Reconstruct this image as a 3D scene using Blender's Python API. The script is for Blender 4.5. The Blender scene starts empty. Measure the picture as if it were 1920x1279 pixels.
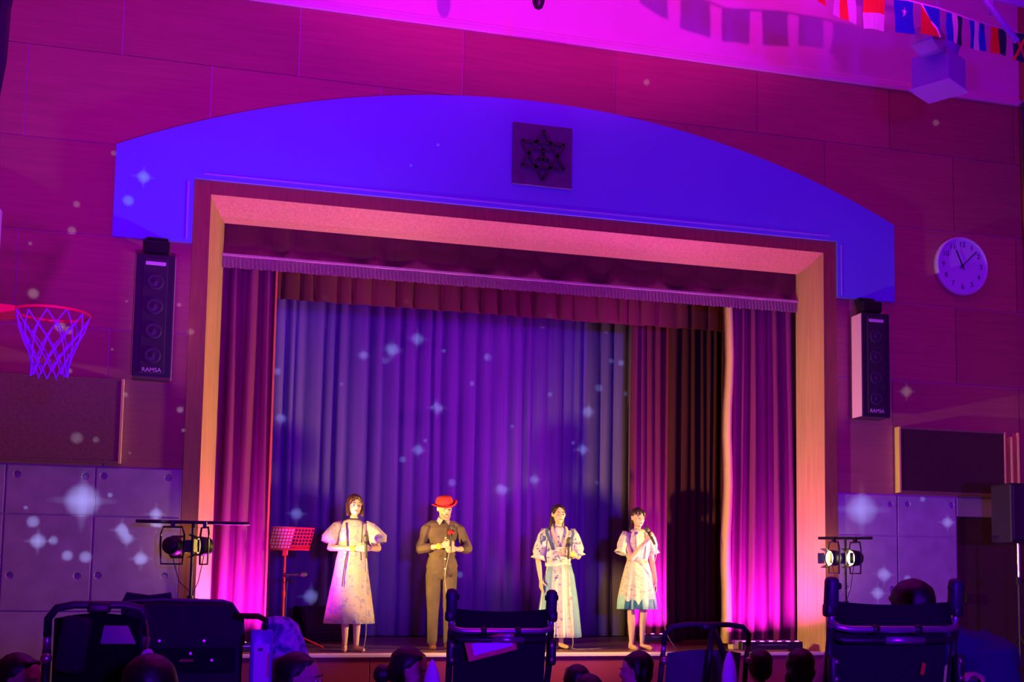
import bpy, bmesh, math, random
from mathutils import Vector, Matrix, Euler
random.seed(7)
S = bpy.context.scene
COL = S.collection
PI = math.pi

# ------------------------------------------------------------------ camera
cam = bpy.data.cameras.new('camera'); camo = bpy.data.objects.new('camera', cam); COL.objects.link(camo)
cam.lens = 42.273; cam.sensor_width = 36; cam.shift_x = -0.0677; cam.shift_y = 0.1357
cam.clip_start = 0.1; cam.clip_end = 100
_r = Vector((0.961571, -0.274327, 0.011189)); _u = Vector((-0.035066, -0.082290, 0.995991)); _f = Vector((0.272307, 0.958109, 0.088748))
camo.matrix_world = Matrix(((_r.x, _u.x, -_f.x, -2.949), (_r.y, _u.y, -_f.y, -12.178), (_r.z, _u.z, -_f.z, 1.0824), (0, 0, 0, 1)))
S.camera = camo

# ------------------------------------------------------------------ world, exposure
w = bpy.data.worlds.new('world'); S.world = w; w.use_nodes = True
w.node_tree.nodes['Background'].inputs[0].default_value = (0.10, 0.02, 0.30, 1)
w.node_tree.nodes['Background'].inputs[1].default_value = 0.012
S.view_settings.view_transform = 'Standard'; S.view_settings.look = 'None'
S.view_settings.exposure = 0.0; S.view_settings.gamma = 1.0; S.view_settings.use_curve_mapping = False

# ------------------------------------------------------------------ hall wash lights (floods standing behind the audience)
def spot(name, loc, target, power, color, angle, blend=1.0, size=0.1):
    l = bpy.data.lights.new(name, 'SPOT'); l.energy = power; l.color = color
    l.spot_size = math.radians(angle); l.spot_blend = blend; l.shadow_soft_size = size
    o = bpy.data.objects.new(name, l); COL.objects.link(o); o.location = loc
    o.rotation_euler = (Vector(target) - Vector(loc)).to_track_quat('-Z', 'Y').to_euler()
    return o
def area(name, loc, target, power, color, sx, sy, spread=180):
    l = bpy.data.lights.new(name, 'AREA'); l.shape = 'RECTANGLE'; l.size = sx; l.size_y = sy; l.energy = power; l.color = color
    l.spread = math.radians(spread)
    o = bpy.data.objects.new(name, l); COL.objects.link(o); o.location = loc
    o.rotation_euler = (Vector(target) - Vector(loc)).to_track_quat('-Z', 'Y').to_euler()
    return o
spot('blue_flood', (-2.2, -14.2, 1.5), (0.2, 0, 4.2), 2500, (0.13, 0.0, 1.0), 66, 1.0, 0.15)
spot('violet_flood', (-2.9, -9.5, 0.7), (-5.0, 0, 8.3), 4300, (0.40, 0.0, 1.0), 60, 1.0, 0.1)
spot('magenta_flood', (0.2, -12.2, 1.8), (0.1, 0, 13.5), 4700, (1.0, 0.01, 0.80), 51, 0.36, 0.035)
spot('red_flood', (3.6, -10.5, 1.4), (3.6, 0, 4.6), 1200, (0.30, 0.0, 1.0), 80, 1.0, 0.15)

# unseen narrow magenta uplights, added at floor level to light the soffit
for ux in (-2.1, -0.7, 0.7, 2.1): spot('soffit_uplight', (ux, -0.42, 0.12), (ux, -0.06, 4.9), 430, (0.68, 0.16, 1.0), 44, 1.0, 0.05)

# star projector: a lamp whose slide throws small star-shaped spots over wall and curtain (x, y, z where a star lands, radius)
STARS=[(-4.90,0,3.79,0.040),(-4.56,0,4.69,0.026),(-4.59,0,4.43,0.031),(-4.95,0,4.27,0.015),(-4.65,0,3.49,0.041),(-4.57,0,3.46,0.030),(-4.25,0,5.23,0.021),(-4.04,0,2.87,0.020),(-3.54,0,2.75,0.026),(-3.50,0,2.55,0.016),(-4.07,0,3.78,0.010),(-3.59,0,3.78,0.016),(-3.47,0,3.52,0.026),(-4.18,0,3.30,0.010),(-4.55,0,3.07,0.020),(-4.46,0,2.43,0.045),(-4.29,0,2.42,0.025),(-3.98,0,2.31,0.010),(-3.97,0,5.02,0.047),(-4.10,0,4.77,0.041),(-1.09,0,5.67,0.011),(-1.37,0,5.42,0.011),(-4.38,0,1.84,0.121),(-4.80,0,1.63,0.045),(-4.75,0,1.45,0.055),(-4.62,0,1.46,0.035),(-4.49,0,1.32,0.040),(-4.33,0,1.31,0.045),(-4.02,0,1.57,0.051),(-3.97,0,1.49,0.046),(-3.84,0,1.30,0.051),(-3.72,0,1.73,0.046),(-3.71,0,1.63,0.046),(-4.87,0,1.76,0.015),(-4.14,0,1.90,0.020),(3.81,0,1.99,0.133),(4.08,0,1.26,0.060),(4.00,0,1.05,0.054),(4.38,0,1.22,0.030),(4.59,0,2.13,0.025),(4.91,0,1.87,0.049),(1.21,0,6.65,0.029),(4.40,0,3.37,0.049),(4.84,0,6.62,0.032),(-2.06,4,4.77,0.036),(-2.54,4,3.87,0.042),(-2.47,4,3.25,0.056),(-1.42,4,4.16,0.050),(-1.04,4,4.26,0.072),(-1.12,4,4.11,0.036),(-0.70,4,4.43,0.066),(-0.33,4,4.29,0.022),(-0.41,4,3.50,0.065),(0.28,4,4.24,0.044),(0.07,4,3.86,0.029),(1.06,4,4.75,0.038),(1.18,4,3.77,0.030),(1.89,4,3.90,0.045),(2.07,4,4.30,0.030),(2.22,4,4.28,0.038),(1.74,4,3.55,0.068),(1.66,4,3.01,0.060),(-0.65,4,2.91,0.058),(-0.86,4,2.77,0.036),(2.30,4,3.84,0.030),(1.99,4,4.73,0.030),(-0.97,4,4.81,0.029),(-0.56,4,3.04,0.022),(1.52,4,3.10,0.022),(0.51,4,2.41,0.066),(0.97,4,2.56,0.052),(-0.18,4,2.48,0.044),(-2.23,4,2.00,0.063),(-2.01,4,0.92,0.077),(-0.05,4,1.23,0.036),(1.88,4,2.55,0.023),(-1.70,4,3.75,0.021),(0.64,4,3.29,0.022),]
def star_projector(loc, power):
    """every star is one narrow beam of the projector; the big ones have upright and level flares"""
    P = Vector(loc); t10 = math.tan(math.radians(10))
    def beam(d, kx, ky, e):
        l = bpy.data.lights.new('star_beam', 'SPOT'); l.energy = e; l.color = (0.50, 0.66, 1.0)
        l.spot_size = math.radians(20); l.spot_blend = 1.0; l.shadow_soft_size = 0.004
        o = bpy.data.objects.new('star_beam', l); COL.objects.link(o); o.location = loc
        o.rotation_euler = d.to_track_quat('-Z', 'Y').to_euler(); o.scale = (kx, ky, 1)
    for (x, y, z, r) in STARS:
        d = Vector((x, y, z)) - P; k = 1.5 * r / d.length / t10
        beam(d, k, k, power * min(1.0, 0.45 + r * 7))
        if r > 0.045: beam(d, k * 1.9, k * 0.30, power * 0.22); beam(d, k * 0.30, k * 1.9, power * 0.22)
star_projector((-2.3, -11.7, 1.9), 4600)

# ------------------------------------------------------------------ materials
MATS = {}
def mat(name, col, rough=0.6, metal=0.0, spec=0.5, var=0.0, scale=8.0, stretch=(1, 1, 1), bump=0.0, emit=None, estr=0.0, sheen=0.0, coat=0.0, bscale=None):
    m = bpy.data.materials.new(name); m.use_nodes = True; nt = m.node_tree; N = nt.nodes; L = nt.links
    b = N['Principled BSDF']; b.inputs['Base Color'].default_value = (*col, 1); b.inputs['Roughness'].default_value = rough
    b.inputs['Metallic'].default_value = metal; b.inputs['Specular IOR Level'].default_value = spec
    if sheen: b.inputs['Sheen Weight'].default_value = sheen
    if coat: b.inputs['Coat Weight'].default_value = coat
    if emit: b.inputs['Emission Color'].default_value = (*emit, 1); b.inputs['Emission Strength'].default_value = estr
    if var or bump:
        tc = N.new('ShaderNodeTexCoord'); mp = N.new('ShaderNodeMapping'); mp.inputs['Scale'].default_value = stretch
        L.new(tc.outputs['Object'], mp.inputs['Vector'])
        nz = N.new('ShaderNodeTexNoise'); nz.inputs['Scale'].default_value = scale; nz.inputs['Detail'].default_value = 6
        L.new(mp.outputs[0], nz.inputs['Vector'])
        if var:
            r = N.new('ShaderNodeValToRGB')
            r.color_ramp.elements[0].position = 0.3; r.color_ramp.elements[1].position = 0.7
            r.color_ramp.elements[0].color = (*[c * (1 - var) for c in col], 1); r.color_ramp.elements[1].color = (*[min(1, c * (1 + var)) for c in col], 1)
            L.new(nz.outputs['Fac'], r.inputs[0]); L.new(r.outputs[0], b.inputs['Base Color'])
        if bump:
            nb = nz
            if bscale:
                nb = N.new('ShaderNodeTexNoise'); nb.inputs['Scale'].default_value = bscale; L.new(mp.outputs[0], nb.inputs['Vector'])
            bp = N.new('ShaderNodeBump'); bp.inputs['Strength'].default_value = bump; bp.inputs['Distance'].default_value = 0.01
            L.new(nb.outputs['Fac'], bp.inputs['Height']); L.new(bp.outputs[0], b.inputs['Normal'])
    MATS[name] = m
    return m
wood = mat('wall_wood', (0.42, 0.18, 0.135), 0.55, var=0.10, scale=3.0, stretch=(0.5, 1, 9), bump=0.03)
def board_tone(m, amt=0.10):
    nt = m.node_tree; b = nt.nodes['Principled BSDF']; src = b.inputs['Base Color'].links[0].from_socket
    oi = nt.nodes.new('ShaderNodeObjectInfo'); mr = nt.nodes.new('ShaderNodeMapRange'); mr.inputs['To Min'].default_value = 1 - amt; mr.inputs['To Max'].default_value = 1 + amt
    hs = nt.nodes.new('ShaderNodeHueSaturation'); nt.links.new(oi.outputs['Random'], mr.inputs['Value']); nt.links.new(mr.outputs[0], hs.inputs['Value']); nt.links.new(src, hs.inputs['Color']); nt.links.new(hs.outputs[0], b.inputs['Base Color'])
board_tone(wood)
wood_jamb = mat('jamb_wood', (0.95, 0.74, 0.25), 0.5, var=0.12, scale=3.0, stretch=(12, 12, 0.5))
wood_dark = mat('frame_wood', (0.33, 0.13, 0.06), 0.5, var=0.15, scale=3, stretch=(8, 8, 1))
plaster = mat('upper_wall_paint', (0.80, 0.50, 0.70), 0.8, var=0.05, scale=1.5)
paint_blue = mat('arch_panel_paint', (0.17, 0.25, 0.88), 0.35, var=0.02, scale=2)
concrete = mat('concrete', (0.44, 0.34, 0.58), 0.75, var=0.12, scale=5, bump=0.15)
board_felt = mat('board_felt', (0.26, 0.13, 0.13), 0.9, var=0.15, scale=40)
dark_in = mat('dark_board', (0.06, 0.025, 0.03), 0.8)
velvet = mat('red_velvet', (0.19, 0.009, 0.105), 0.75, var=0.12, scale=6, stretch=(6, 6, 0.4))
velvet_shaded = mat('shadow_velvet', (0.07, 0.005, 0.012), 0.85, var=0.15, scale=6, stretch=(6, 6, 0.4))  # red velvet with the shade on this wing put into its colour
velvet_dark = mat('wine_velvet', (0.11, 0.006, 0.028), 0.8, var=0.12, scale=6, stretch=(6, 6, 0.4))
edge_amber = mat('amber_lit_edge', (0.80, 0.55, 0.25), 0.8)  # amber light on the curtain's return put into its colour
fringe_m = mat('fringe_thread', (0.50, 0.26, 0.36), 0.6, var=0.3, scale=60, stretch=(4, 4, 0.4))
grey_cloth = mat('backdrop_cloth', (0.34, 0.28, 0.58), 0.85, var=0.10, scale=3, stretch=(6, 6, 0.3))
stage_wood = mat('stage_floor_wood', (0.20, 0.08, 0.06), 0.35, var=0.3, scale=3, stretch=(1, 14, 1))
nosing_m = mat('stage_nosing', (0.95, 0.75, 0.75), 0.5)
fascia_m = mat('stage_fascia', (0.32, 0.02, 0.11), 0.6, var=0.1, scale=3)
hall_floor = mat('hall_floor_wood', (0.10, 0.05, 0.035), 0.5, var=0.2, scale=3, stretch=(14, 1, 1))
black = mat('black_plastic', (0.016, 0.015, 0.02), 0.45)
blackm = mat('black_metal', (0.02, 0.02, 0.022), 0.35, metal=0.3)
navy = mat('speaker_black', (0.022, 0.022, 0.03), 0.5)
grille = mat('speaker_grille', (0.03, 0.03, 0.04), 0.6, bump=0.3, scale=150)
white = mat('white_plastic', (0.80, 0.80, 0.82), 0.45)
side_lit = mat('speaker_side_lit', (0.72, 0.58, 0.56), 0.6)  # pale colour stands in for light on the black cabinet's side
chrome = mat('bright_metal', (0.75, 0.75, 0.80), 0.22, metal=0.9)
orange = mat('hoop_orange', (0.75, 0.07, 0.05), 0.45)
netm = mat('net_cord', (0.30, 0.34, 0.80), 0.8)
red = mat('red_plastic', (0.75, 0.035, 0.03), 0.45)
ink = mat('black_ink', (0.02, 0.02, 0.05), 0.5)

# ------------------------------------------------------------------ mesh helpers
def link(name, me, parent=None):
    o = bpy.data.objects.new(name, me); COL.objects.link(o)
    if parent: o.parent = parent
    return o
def obj(name, bm, m, parent=None, smooth=False, label=None):
    me = bpy.data.meshes.new(name)
    bmesh.ops.recalc_face_normals(bm, faces=bm.faces[:])
    bm.to_mesh(me); bm.free()
    ms = m if isinstance(m, (list, tuple)) else [m]
    for x in ms: me.materials.append(x)
    if smooth:
        for p in me.polygons: p.use_smooth = True
    o = link(name, me, parent)
    if label: o['label'] = label
    return o
def tag(o, label, cat, group=None):
    o['label'] = label; o['category'] = cat
    if group: o['group'] = group
    return o
def thing(name, label, cat, loc=(0, 0, 0), rot=(0, 0, 0), group=None):
    o = bpy.data.objects.new(name, None); COL.objects.link(o); o.location = loc; o.rotation_euler = rot
    o.empty_display_size = 0.1
    return tag(o, label, cat, group)
def structure(o): o['kind'] = 'structure'; return o
def dup(root, loc, rot=None, label=None, group=None):
    r = root.copy(); COL.objects.link(r); r.location = loc
    if rot is not None: r.rotation_euler = rot
    if label: r['label'] = label
    if group: r['group'] = group
    for ch in list(root.children):
        c = ch.copy(); COL.objects.link(c); c.parent = r
        for g in list(ch.children):
            d = g.copy(); COL.objects.link(d); d.parent = c
    return r
def BM(): return bmesh.new()
def box(bm, c, s, rot=None, bev=0.0, seg=1):
    t = bmesh.new(); bmesh.ops.create_cube(t, size=1.0)
    bmesh.ops.scale(t, vec=s, verts=t.verts)
    if bev: bmesh.ops.bevel(t, geom=t.edges[:], offset=min(bev, min(s) * 0.45), segments=seg, affect='EDGES', profile=0.5)
    M = Matrix.Translation(c)
    if rot: M = M @ Euler(rot).to_matrix().to_4x4()
    t.transform(M); merge(bm, t); return bm
def merge(bm, t, matidx=0):
    vs = [bm.verts.new(v.co) for v in t.verts]
    t.verts.index_update()
    for f in t.faces:
        try:
            nf = bm.faces.new([vs[v.index] for v in f.verts]); nf.material_index = matidx; nf.smooth = f.smooth
        except ValueError: pass
    t.free()
def span(bm, x0, x1, y0, y1, z0, z1, bev=0.0):
    return box(bm, ((x0 + x1) / 2, (y0 + y1) / 2, (z0 + z1) / 2), (x1 - x0, y1 - y0, z1 - z0), bev=bev)
def tube(bm, pts, r, seg=8, closed=False, flat=1.0):
    pts = [Vector(p) for p in pts]; n = len(pts); rs = r if isinstance(r, (list, tuple)) else [r] * n
    up = None; rings = []
    for i in range(n):
        a = pts[(i - 1) % n] if (i > 0 or closed) else pts[0]; b = pts[(i + 1) % n] if (i < n - 1 or closed) else pts[-1]
        t = (b - a)
        t = t.normalized() if t.length > 1e-9 else Vector((0, 0, 1))
        if up is None: up = t.orthogonal().normalized()
        up = (up - t * up.dot(t))
        up = up.normalized() if up.length > 1e-6 else t.orthogonal().normalized()
        sd = t.cross(up)
        rings.append([bm.verts.new(pts[i] + (up * math.cos(k * 2 * PI / seg) + sd * math.sin(k * 2 * PI / seg) * flat) * rs[i]) for k in range(seg)])
    m = n if closed else n - 1
    for i in range(m):
        A, B = rings[i], rings[(i + 1) % n]
        for k in range(seg): bm.faces.new((A[k], A[(k + 1) % seg], B[(k + 1) % seg], B[k]))
    if not closed: bm.faces.new(rings[0][::-1]); bm.faces.new(rings[-1])
    return bm
def loft(bm, rings, cap0=True, cap1=True, closed=True):
    R = [[bm.verts.new(p) for p in ring] for ring in rings]; n = len(R[0])
    for A, B in zip(R, R[1:]):
        for k in range(n if closed else n - 1): bm.faces.new((A[k], A[(k + 1) % n], B[(k + 1) % n], B[k]))
    if cap0: bm.faces.new(R[0][::-1])
    if cap1: bm.faces.new(R[-1])
    return bm
def lathe(bm, prof, seg=16, M=None):
    t = bmesh.new()
    rings = [[(max(r, 1e-4) * math.cos(k * 2 * PI / seg), max(r, 1e-4) * math.sin(k * 2 * PI / seg), z) for k in range(seg)] for r, z in prof]
    loft(t, rings)
    if M is not None: t.transform(M)
    merge(bm, t); return bm
def prism(bm, poly, y0, y1):
    """closed outline (x, z) extruded from y0 to y1"""
    loft(bm, [[(x, y0, z) for x, z in poly], [(x, y1, z) for x, z in poly]]); return bm
def text_bm(bm, s, size, M, depth=0.002):
    cu = bpy.data.curves.new('t', 'FONT'); cu.body = s; cu.size = size; cu.align_x = 'CENTER'; cu.align_y = 'CENTER'; cu.extrude = depth
    o = bpy.data.objects.new('t', cu); COL.objects.link(o)
    dg = bpy.context.evaluated_depsgraph_get(); me = bpy.data.meshes.new_from_object(o.evaluated_get(dg))
    bpy.data.objects.remove(o); bpy.data.curves.remove(cu)
    t = bmesh.new(); t.from_mesh(me); bpy.data.meshes.remove(me); t.transform(M); merge(bm, t); return bm
FACE = Matrix.Rotation(PI / 2, 4, 'X')      # text lying in XY -> standing, facing -Y
ZS = 0.40                                    # stage deck height

# ------------------------------------------------------------------ the hall
b = BM(); span(b, -6.0, 6.0, -18, 0.3, -0.1, 0.0); structure(obj('floor', b, hall_floor))
b = BM()
span(b, -6.0, -3.33, 0.0, 0.3, 0, 8.9); span(b, 3.33, 6.0, 0.0, 0.3, 0, 8.9); span(b, -3.33, 3.33, 0.0, 0.3, 4.90, 8.9)
wall_front = structure(obj('wall_front', b, plaster))
b = BM(); span(b, -6.2, -6.0, -18, 0.3, 0, 8.9); structure(obj('wall_left', b, wood_dark))
b = BM(); span(b, 6.0, 6.2, -18, 0.3, 0, 8.9); structure(obj('wall_right', b, wood_dark))
b = BM(); span(b, -6.2, 6.2, -18, 0.3, 8.9, 9.0); structure(obj('ceiling', b, plaster))
b = BM(); span(b, -6.2, 6.2, -18.2, -18, 0, 9.0); structure(obj('wall_back', b, wood_dark))

# plywood boards in running bond on the front wall
rows = [(6.22, 6.95, 0), (5.31, 6.22, 1), (4.40, 5.31, 0), (3.49, 4.40, 1), (2.17, 3.49, 0)]
BW = 1.684
for z0, z1, off in rows:
    k = -5
    while True:
        x0 = -4.21 + BW * k + (BW / 2 if off else 0); x1 = x0 + BW; k += 1
        if x0 > 5.99: break
        x0c, x1c = max(x0, -5.998), min(x1, 5.998)
        if x1c - x0c < 0.05: continue
        pieces = []
        if z0 >= 4.95: pieces = [(x0c, x1c, z0, z1)]
        else:
            if x0c < -3.40: pieces.append((x0c, min(x1c, -3.40), z0, z1))
            if x1c > 3.40: pieces.append((max(x0c, 3.40), x1c, z0, z1))
            if z1 > 5.0:
                a, c = max(x0c, -3.40), min(x1c, 3.40)
                if c - a > 0.05: pieces.append((a, c, 4.98, z1))
        for (a, c, lo, hi) in pieces:
            b = BM(); span(b, a + 0.004, c - 0.004, -0.018, 0.0, lo + 0.004, hi - 0.004, 0.003)
            obj('wood_board', b, wood, wall_front)

# moulding between boards and upper wall
b = BM(); prism_pts = [(0, 6.95), (-0.05, 6.95), (-0.05, 7.0), (-0.03, 7.02), (-0.03, 7.04), (0, 7.07)]
loft(b, [[(x, y, z) for y, z in prism_pts] for x in (-5.99, 5.99)]); structure(obj('trim_1', b, plaster))

# fair-faced concrete panels with tie-cone holes, low on both sides
def bool_cut(o, cutter_bm):
    me = bpy.data.meshes.new('cut'); cutter_bm.to_mesh(me); cutter_bm.free()
    c = bpy.data.objects.new('cut', me); COL.objects.link(c)
    md = o.modifiers.new('b', 'BOOLEAN'); md.object = c; md.operation = 'DIFFERENCE'; md.solver = 'EXACT'
    dg = bpy.context.evaluated_depsgraph_get(); nm = bpy.data.meshes.new_from_object(o.evaluated_get(dg))
    o.modifiers.clear(); old = o.data; o.data = nm; bpy.data.meshes.remove(old); bpy.data.objects.remove(c)
def concrete_panel(x0, x1, z0, z1, holes):
    b = BM(); span(b, x0 + 0.006, x1 - 0.006, -0.03, 0.0, z0 + 0.005, z1 - 0.005, 0.006)
    o = obj('concrete_panel', b, concrete, wall_front)
    hs = [(x, z) for x, z in holes if x0 < x < x1 and z0 < z < z1]
    if hs:
        c = BM()
        for x, z in hs:
            lathe(c, [(0.040, -0.03), (0.036, 0.0), (0.022, 0.022)], 18, Matrix.Translation((x, -0.03, z)) @ Matrix.Rotation(-PI / 2, 4, 'X'))
        bmesh.ops.recalc_face_normals(c, faces=c.faces[:])
        bool_cut(o, c)
hl = [(-4.95, 2.07), (-4.20, 2.08), (-4.36, 2.07), (-4.97, 1.13), (-4.39, 1.13), (-4.21, 1.14), (-3.62, 2.08), (-3.62, 1.14)]
hr = [(4.16, 2.06), (4.38, 2.07), (4.95, 2.07), (4.17, 1.10), (4.95, 1.10), (3.60, 1.10), (4.38, 1.10)]
zr = [(1.70, 2.165), (0.80, 1.70), (0.0, 0.80)]
for z0, z1 in zr:
    for x0, x1 in [(-5.99, -5.045), (-5.045, -4.27), (-4.27, -3.50)]: concrete_panel(x0, x1, z0, z1, hl)
    for x0, x1 in [(3.49, 4.245), (4.245, 5.01)]: concrete_panel(x0, x1, z0, z1, hr)
concrete_panel(5.01, 5.99, 1.94, 2.165, hr)                       # lintel over the dark door
door = BM(); span(door, 5.03, 5.97, -0.012, 0.0, 0.0, 1.94); door_o = structure(obj('door_1', door, dark_in))
b = BM(); box(b, (5.12, -0.03, 1.0), (0.03, 0.04, 0.12), bev=0.008); obj('door_handle', b, blackm, door_o)

# proscenium: flat frame, splayed reveal, inner return
b = BM()
span(b, -3.49, -3.33, -0.045, 0.0, 0.0, 5.04, 0.004); span(b, 3.33, 3.49, -0.045, 0.0, 0.0, 5.04, 0.004); span(b, -3.33, 3.33, -0.045, 0.0, 4.90, 5.04)
structure(obj('trim_2', b, wood_dark))
def quadstrip(bm, pts_a, pts_b, th):
    """thick sheet between two polylines"""
    n = len(pts_a); A = [Vector(p) for p in pts_a]; B = [Vector(p) for p in pts_b]
    t = bmesh.new(); va = [t.verts.new(p) for p in A]; vb = [t.verts.new(p) for p in B]
    for i in range(n - 1): t.faces.new((va[i], va[i + 1], vb[i + 1], vb[i]))
    bmesh.ops.solidify(t, geom=t.faces[:], thickness=th); merge(bm, t)
H0 = 4.90
for sx, nm in ((-1, 'trim_3'), (1, 'trim_4')):
    path = [(3.33, -0.046), (3.24, 0.22), (3.20, 0.40)]
    b = BM()
    quadstrip(b, [(sx * x, y, 0.40) for x, y in path[:2]], [(sx * x, y, H0 - (0.13 if i else 0)) for i, (x, y) in enumerate(path[:2])], 0.02 * sx)
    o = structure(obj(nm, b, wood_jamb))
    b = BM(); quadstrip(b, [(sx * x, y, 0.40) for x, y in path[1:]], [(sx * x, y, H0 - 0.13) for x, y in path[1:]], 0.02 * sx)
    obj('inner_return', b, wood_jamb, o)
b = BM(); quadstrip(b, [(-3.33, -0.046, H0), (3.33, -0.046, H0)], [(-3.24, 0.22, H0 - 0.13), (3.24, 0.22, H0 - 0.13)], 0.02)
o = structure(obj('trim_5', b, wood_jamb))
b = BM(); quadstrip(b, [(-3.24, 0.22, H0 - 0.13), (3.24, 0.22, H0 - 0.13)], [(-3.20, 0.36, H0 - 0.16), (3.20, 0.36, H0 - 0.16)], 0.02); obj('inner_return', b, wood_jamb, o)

# stage house behind the opening
st = BM(); span(st, -6.0, 6.0, 0.10, 5.6, 0.0, ZS); stage = structure(obj('stage_platform', st, stage_wood))
b = BM(); span(b, -3.32, 3.32, -0.10, 0.10, ZS - 0.035, ZS, 0.006); obj('nosing', b, nosing_m, stage)
for i in range(4):
    b = BM(); span(b, -3.32 + i * 1.66 + 0.003, -3.32 + (i + 1) * 1.66 - 0.003, -0.06, 0.09, 0.0, ZS - 0.035, 0.003); obj('fascia_panel', b, fascia_m, stage)
b = BM(); span(b, -6.0, 6.0, 5.6, 5.8, 0, 7.5); structure(obj('wall_stage_back', b, dark_in))
b = BM(); span(b, -6.2, -6.0, 0.3, 5.8, 0, 7.5); structure(obj('wall_stage_left', b, dark_in))
b = BM(); span(b, 6.0, 6.2, 0.3, 5.8, 0, 7.5); structure(obj('wall_stage_right', b, dark_in))
b = BM(); span(b, -6.2, 6.2, 0.3, 5.8, 7.5, 7.6); structure(obj('ceiling_stage', b, dark_in))

# ------------------------------------------------------------------ arched pale panel over the opening
arc = [(-4.22, 5.30)]
for k in range(1, 40):
    x = -4.22 + 8.44 * k / 40
    arc.append((x, 0))
# circle through (+-4.22, 5.30) and (0, 6.245)
hh = 0.945; cc = 4.22; Rr = (cc * cc + hh * hh) / (2 * hh); zc = 6.245 - Rr
arc = [(-4.22 + 8.44 * k / 48, zc + math.sqrt(Rr * Rr - (-4.22 + 8.44 * k / 48) ** 2)) for k in range(49)]
poly = arc + [(4.22, 4.39), (3.49, 4.39), (3.49, 5.04), (-3.49, 5.04), (-3.49, 4.39), (-4.22, 4.39)]
b = BM(); prism(b, poly, -0.075, -0.031)
arch = thing('arched_panel', 'wide pale blue-lit arched panel framing the top of the stage opening', 'panel', (0, 0, 0))
obj('panel_face', b, paint_blue, arch)
b = BM(); span(b, -3.40, 3.40, -0.078, -0.074, 5.085, 5.10); span(b, 3.535, 3.55, -0.078, -0.074, 4.42, 5.0); span(b, -3.55, -3.535, -0.078, -0.074, 4.42, 5.0); obj('glossy_bead', b, mat('bead_gloss', (0.45, 0.45, 0.85), 0.15), arch)

# emblem plaque
em = thing('emblem_plaque', 'dark square plaque with a six-pointed metal star emblem', 'plaque', (0.015, -0.0785, 5.645))
plate_m = mat('plaque_wood', (0.10, 0.06, 0.16), 0.6, var=0.2, scale=10); star_m = mat('plaque_star_metal', (0.05, 0.04, 0.10), 0.25, metal=0.6)
b = BM(); box(b, (0, -0.015, 0), (0.65, 0.03, 0.67), bev=0.004); obj('plate', b, plate_m, em)
def bar(bm, a, c, wd, y0, y1):
    a = Vector((a[0], 0, a[1])); c = Vector((c[0], 0, c[1])); d = (c - a).normalized(); n = Vector((-d.z, 0, d.x)) * wd / 2
    loft(bm, [[(p.x, y, p.z) for p in (a - n, a + n, c + n, c - n)] for y in (y0, y1)])
for base in (90, 270):
    pts = [(0.27 * math.cos(math.radians(base + k * 120)), 0.27 * math.sin(math.radians(base + k * 120))) for k in range(3)]
    for k in range(3):
        b = BM(); bar(b, pts[k], pts[(k + 1) % 3], 0.035, -0.058, -0.03); obj('star_bar', b, star_m, em)
b = BM()
for a, c in [((-0.09, 0.06), (0.09, 0.06)), ((0, 0.12), (0, -0.12)), ((0, 0.02), (-0.09, -0.09)), ((0, 0.02), (0.09, -0.09)), ((-0.06, -0.05), (0.06, -0.05))]: bar(b, a, c, 0.028, -0.05, -0.03)
obj('centre_mark', b, star_m, em)

# ------------------------------------------------------------------ wall clock
ck = thing('wall_clock', 'round white wall clock with black numerals showing about eight past eleven', 'clock', (5.11, -0.031, 4.89))
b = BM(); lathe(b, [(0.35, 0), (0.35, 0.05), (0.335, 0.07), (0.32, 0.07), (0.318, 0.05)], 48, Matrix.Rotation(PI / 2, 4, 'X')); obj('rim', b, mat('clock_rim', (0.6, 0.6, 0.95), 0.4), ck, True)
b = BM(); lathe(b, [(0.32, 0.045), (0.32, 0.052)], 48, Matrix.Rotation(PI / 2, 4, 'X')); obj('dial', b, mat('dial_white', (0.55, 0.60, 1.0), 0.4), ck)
for h in range(1, 13):
    a = PI / 2 - h * PI / 6; 
    for i, ch in enumerate(str(h)):
        b = BM(); text_bm(b, ch, 0.085, Matrix.Translation((0.252 * math.cos(a) + (i - (len(str(h)) - 1) / 2) * 0.046, -0.054, 0.252 * math.sin(a))) @ FACE, 0.001); obj('numeral', b, ink, ck)
for nm, L, wd, deg in (('hour_hand', 0.20, 0.016, 24), ('minute_hand', 0.27, 0.011, -46)):
    a = math.radians(90 + deg); b = BM(); d = (math.cos(a), math.sin(a)); bar(b, (-d[0] * 0.05, -d[1] * 0.05), (d[0] * L, d[1] * L), wd, -0.060, -0.057); obj(nm, b, ink, ck)
b = BM(); lathe(b, [(0.018, 0.055), (0.018, 0.066)], 14, Matrix.Rotation(PI / 2, 4, 'X')); obj('hub', b, ink, ck)

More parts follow.
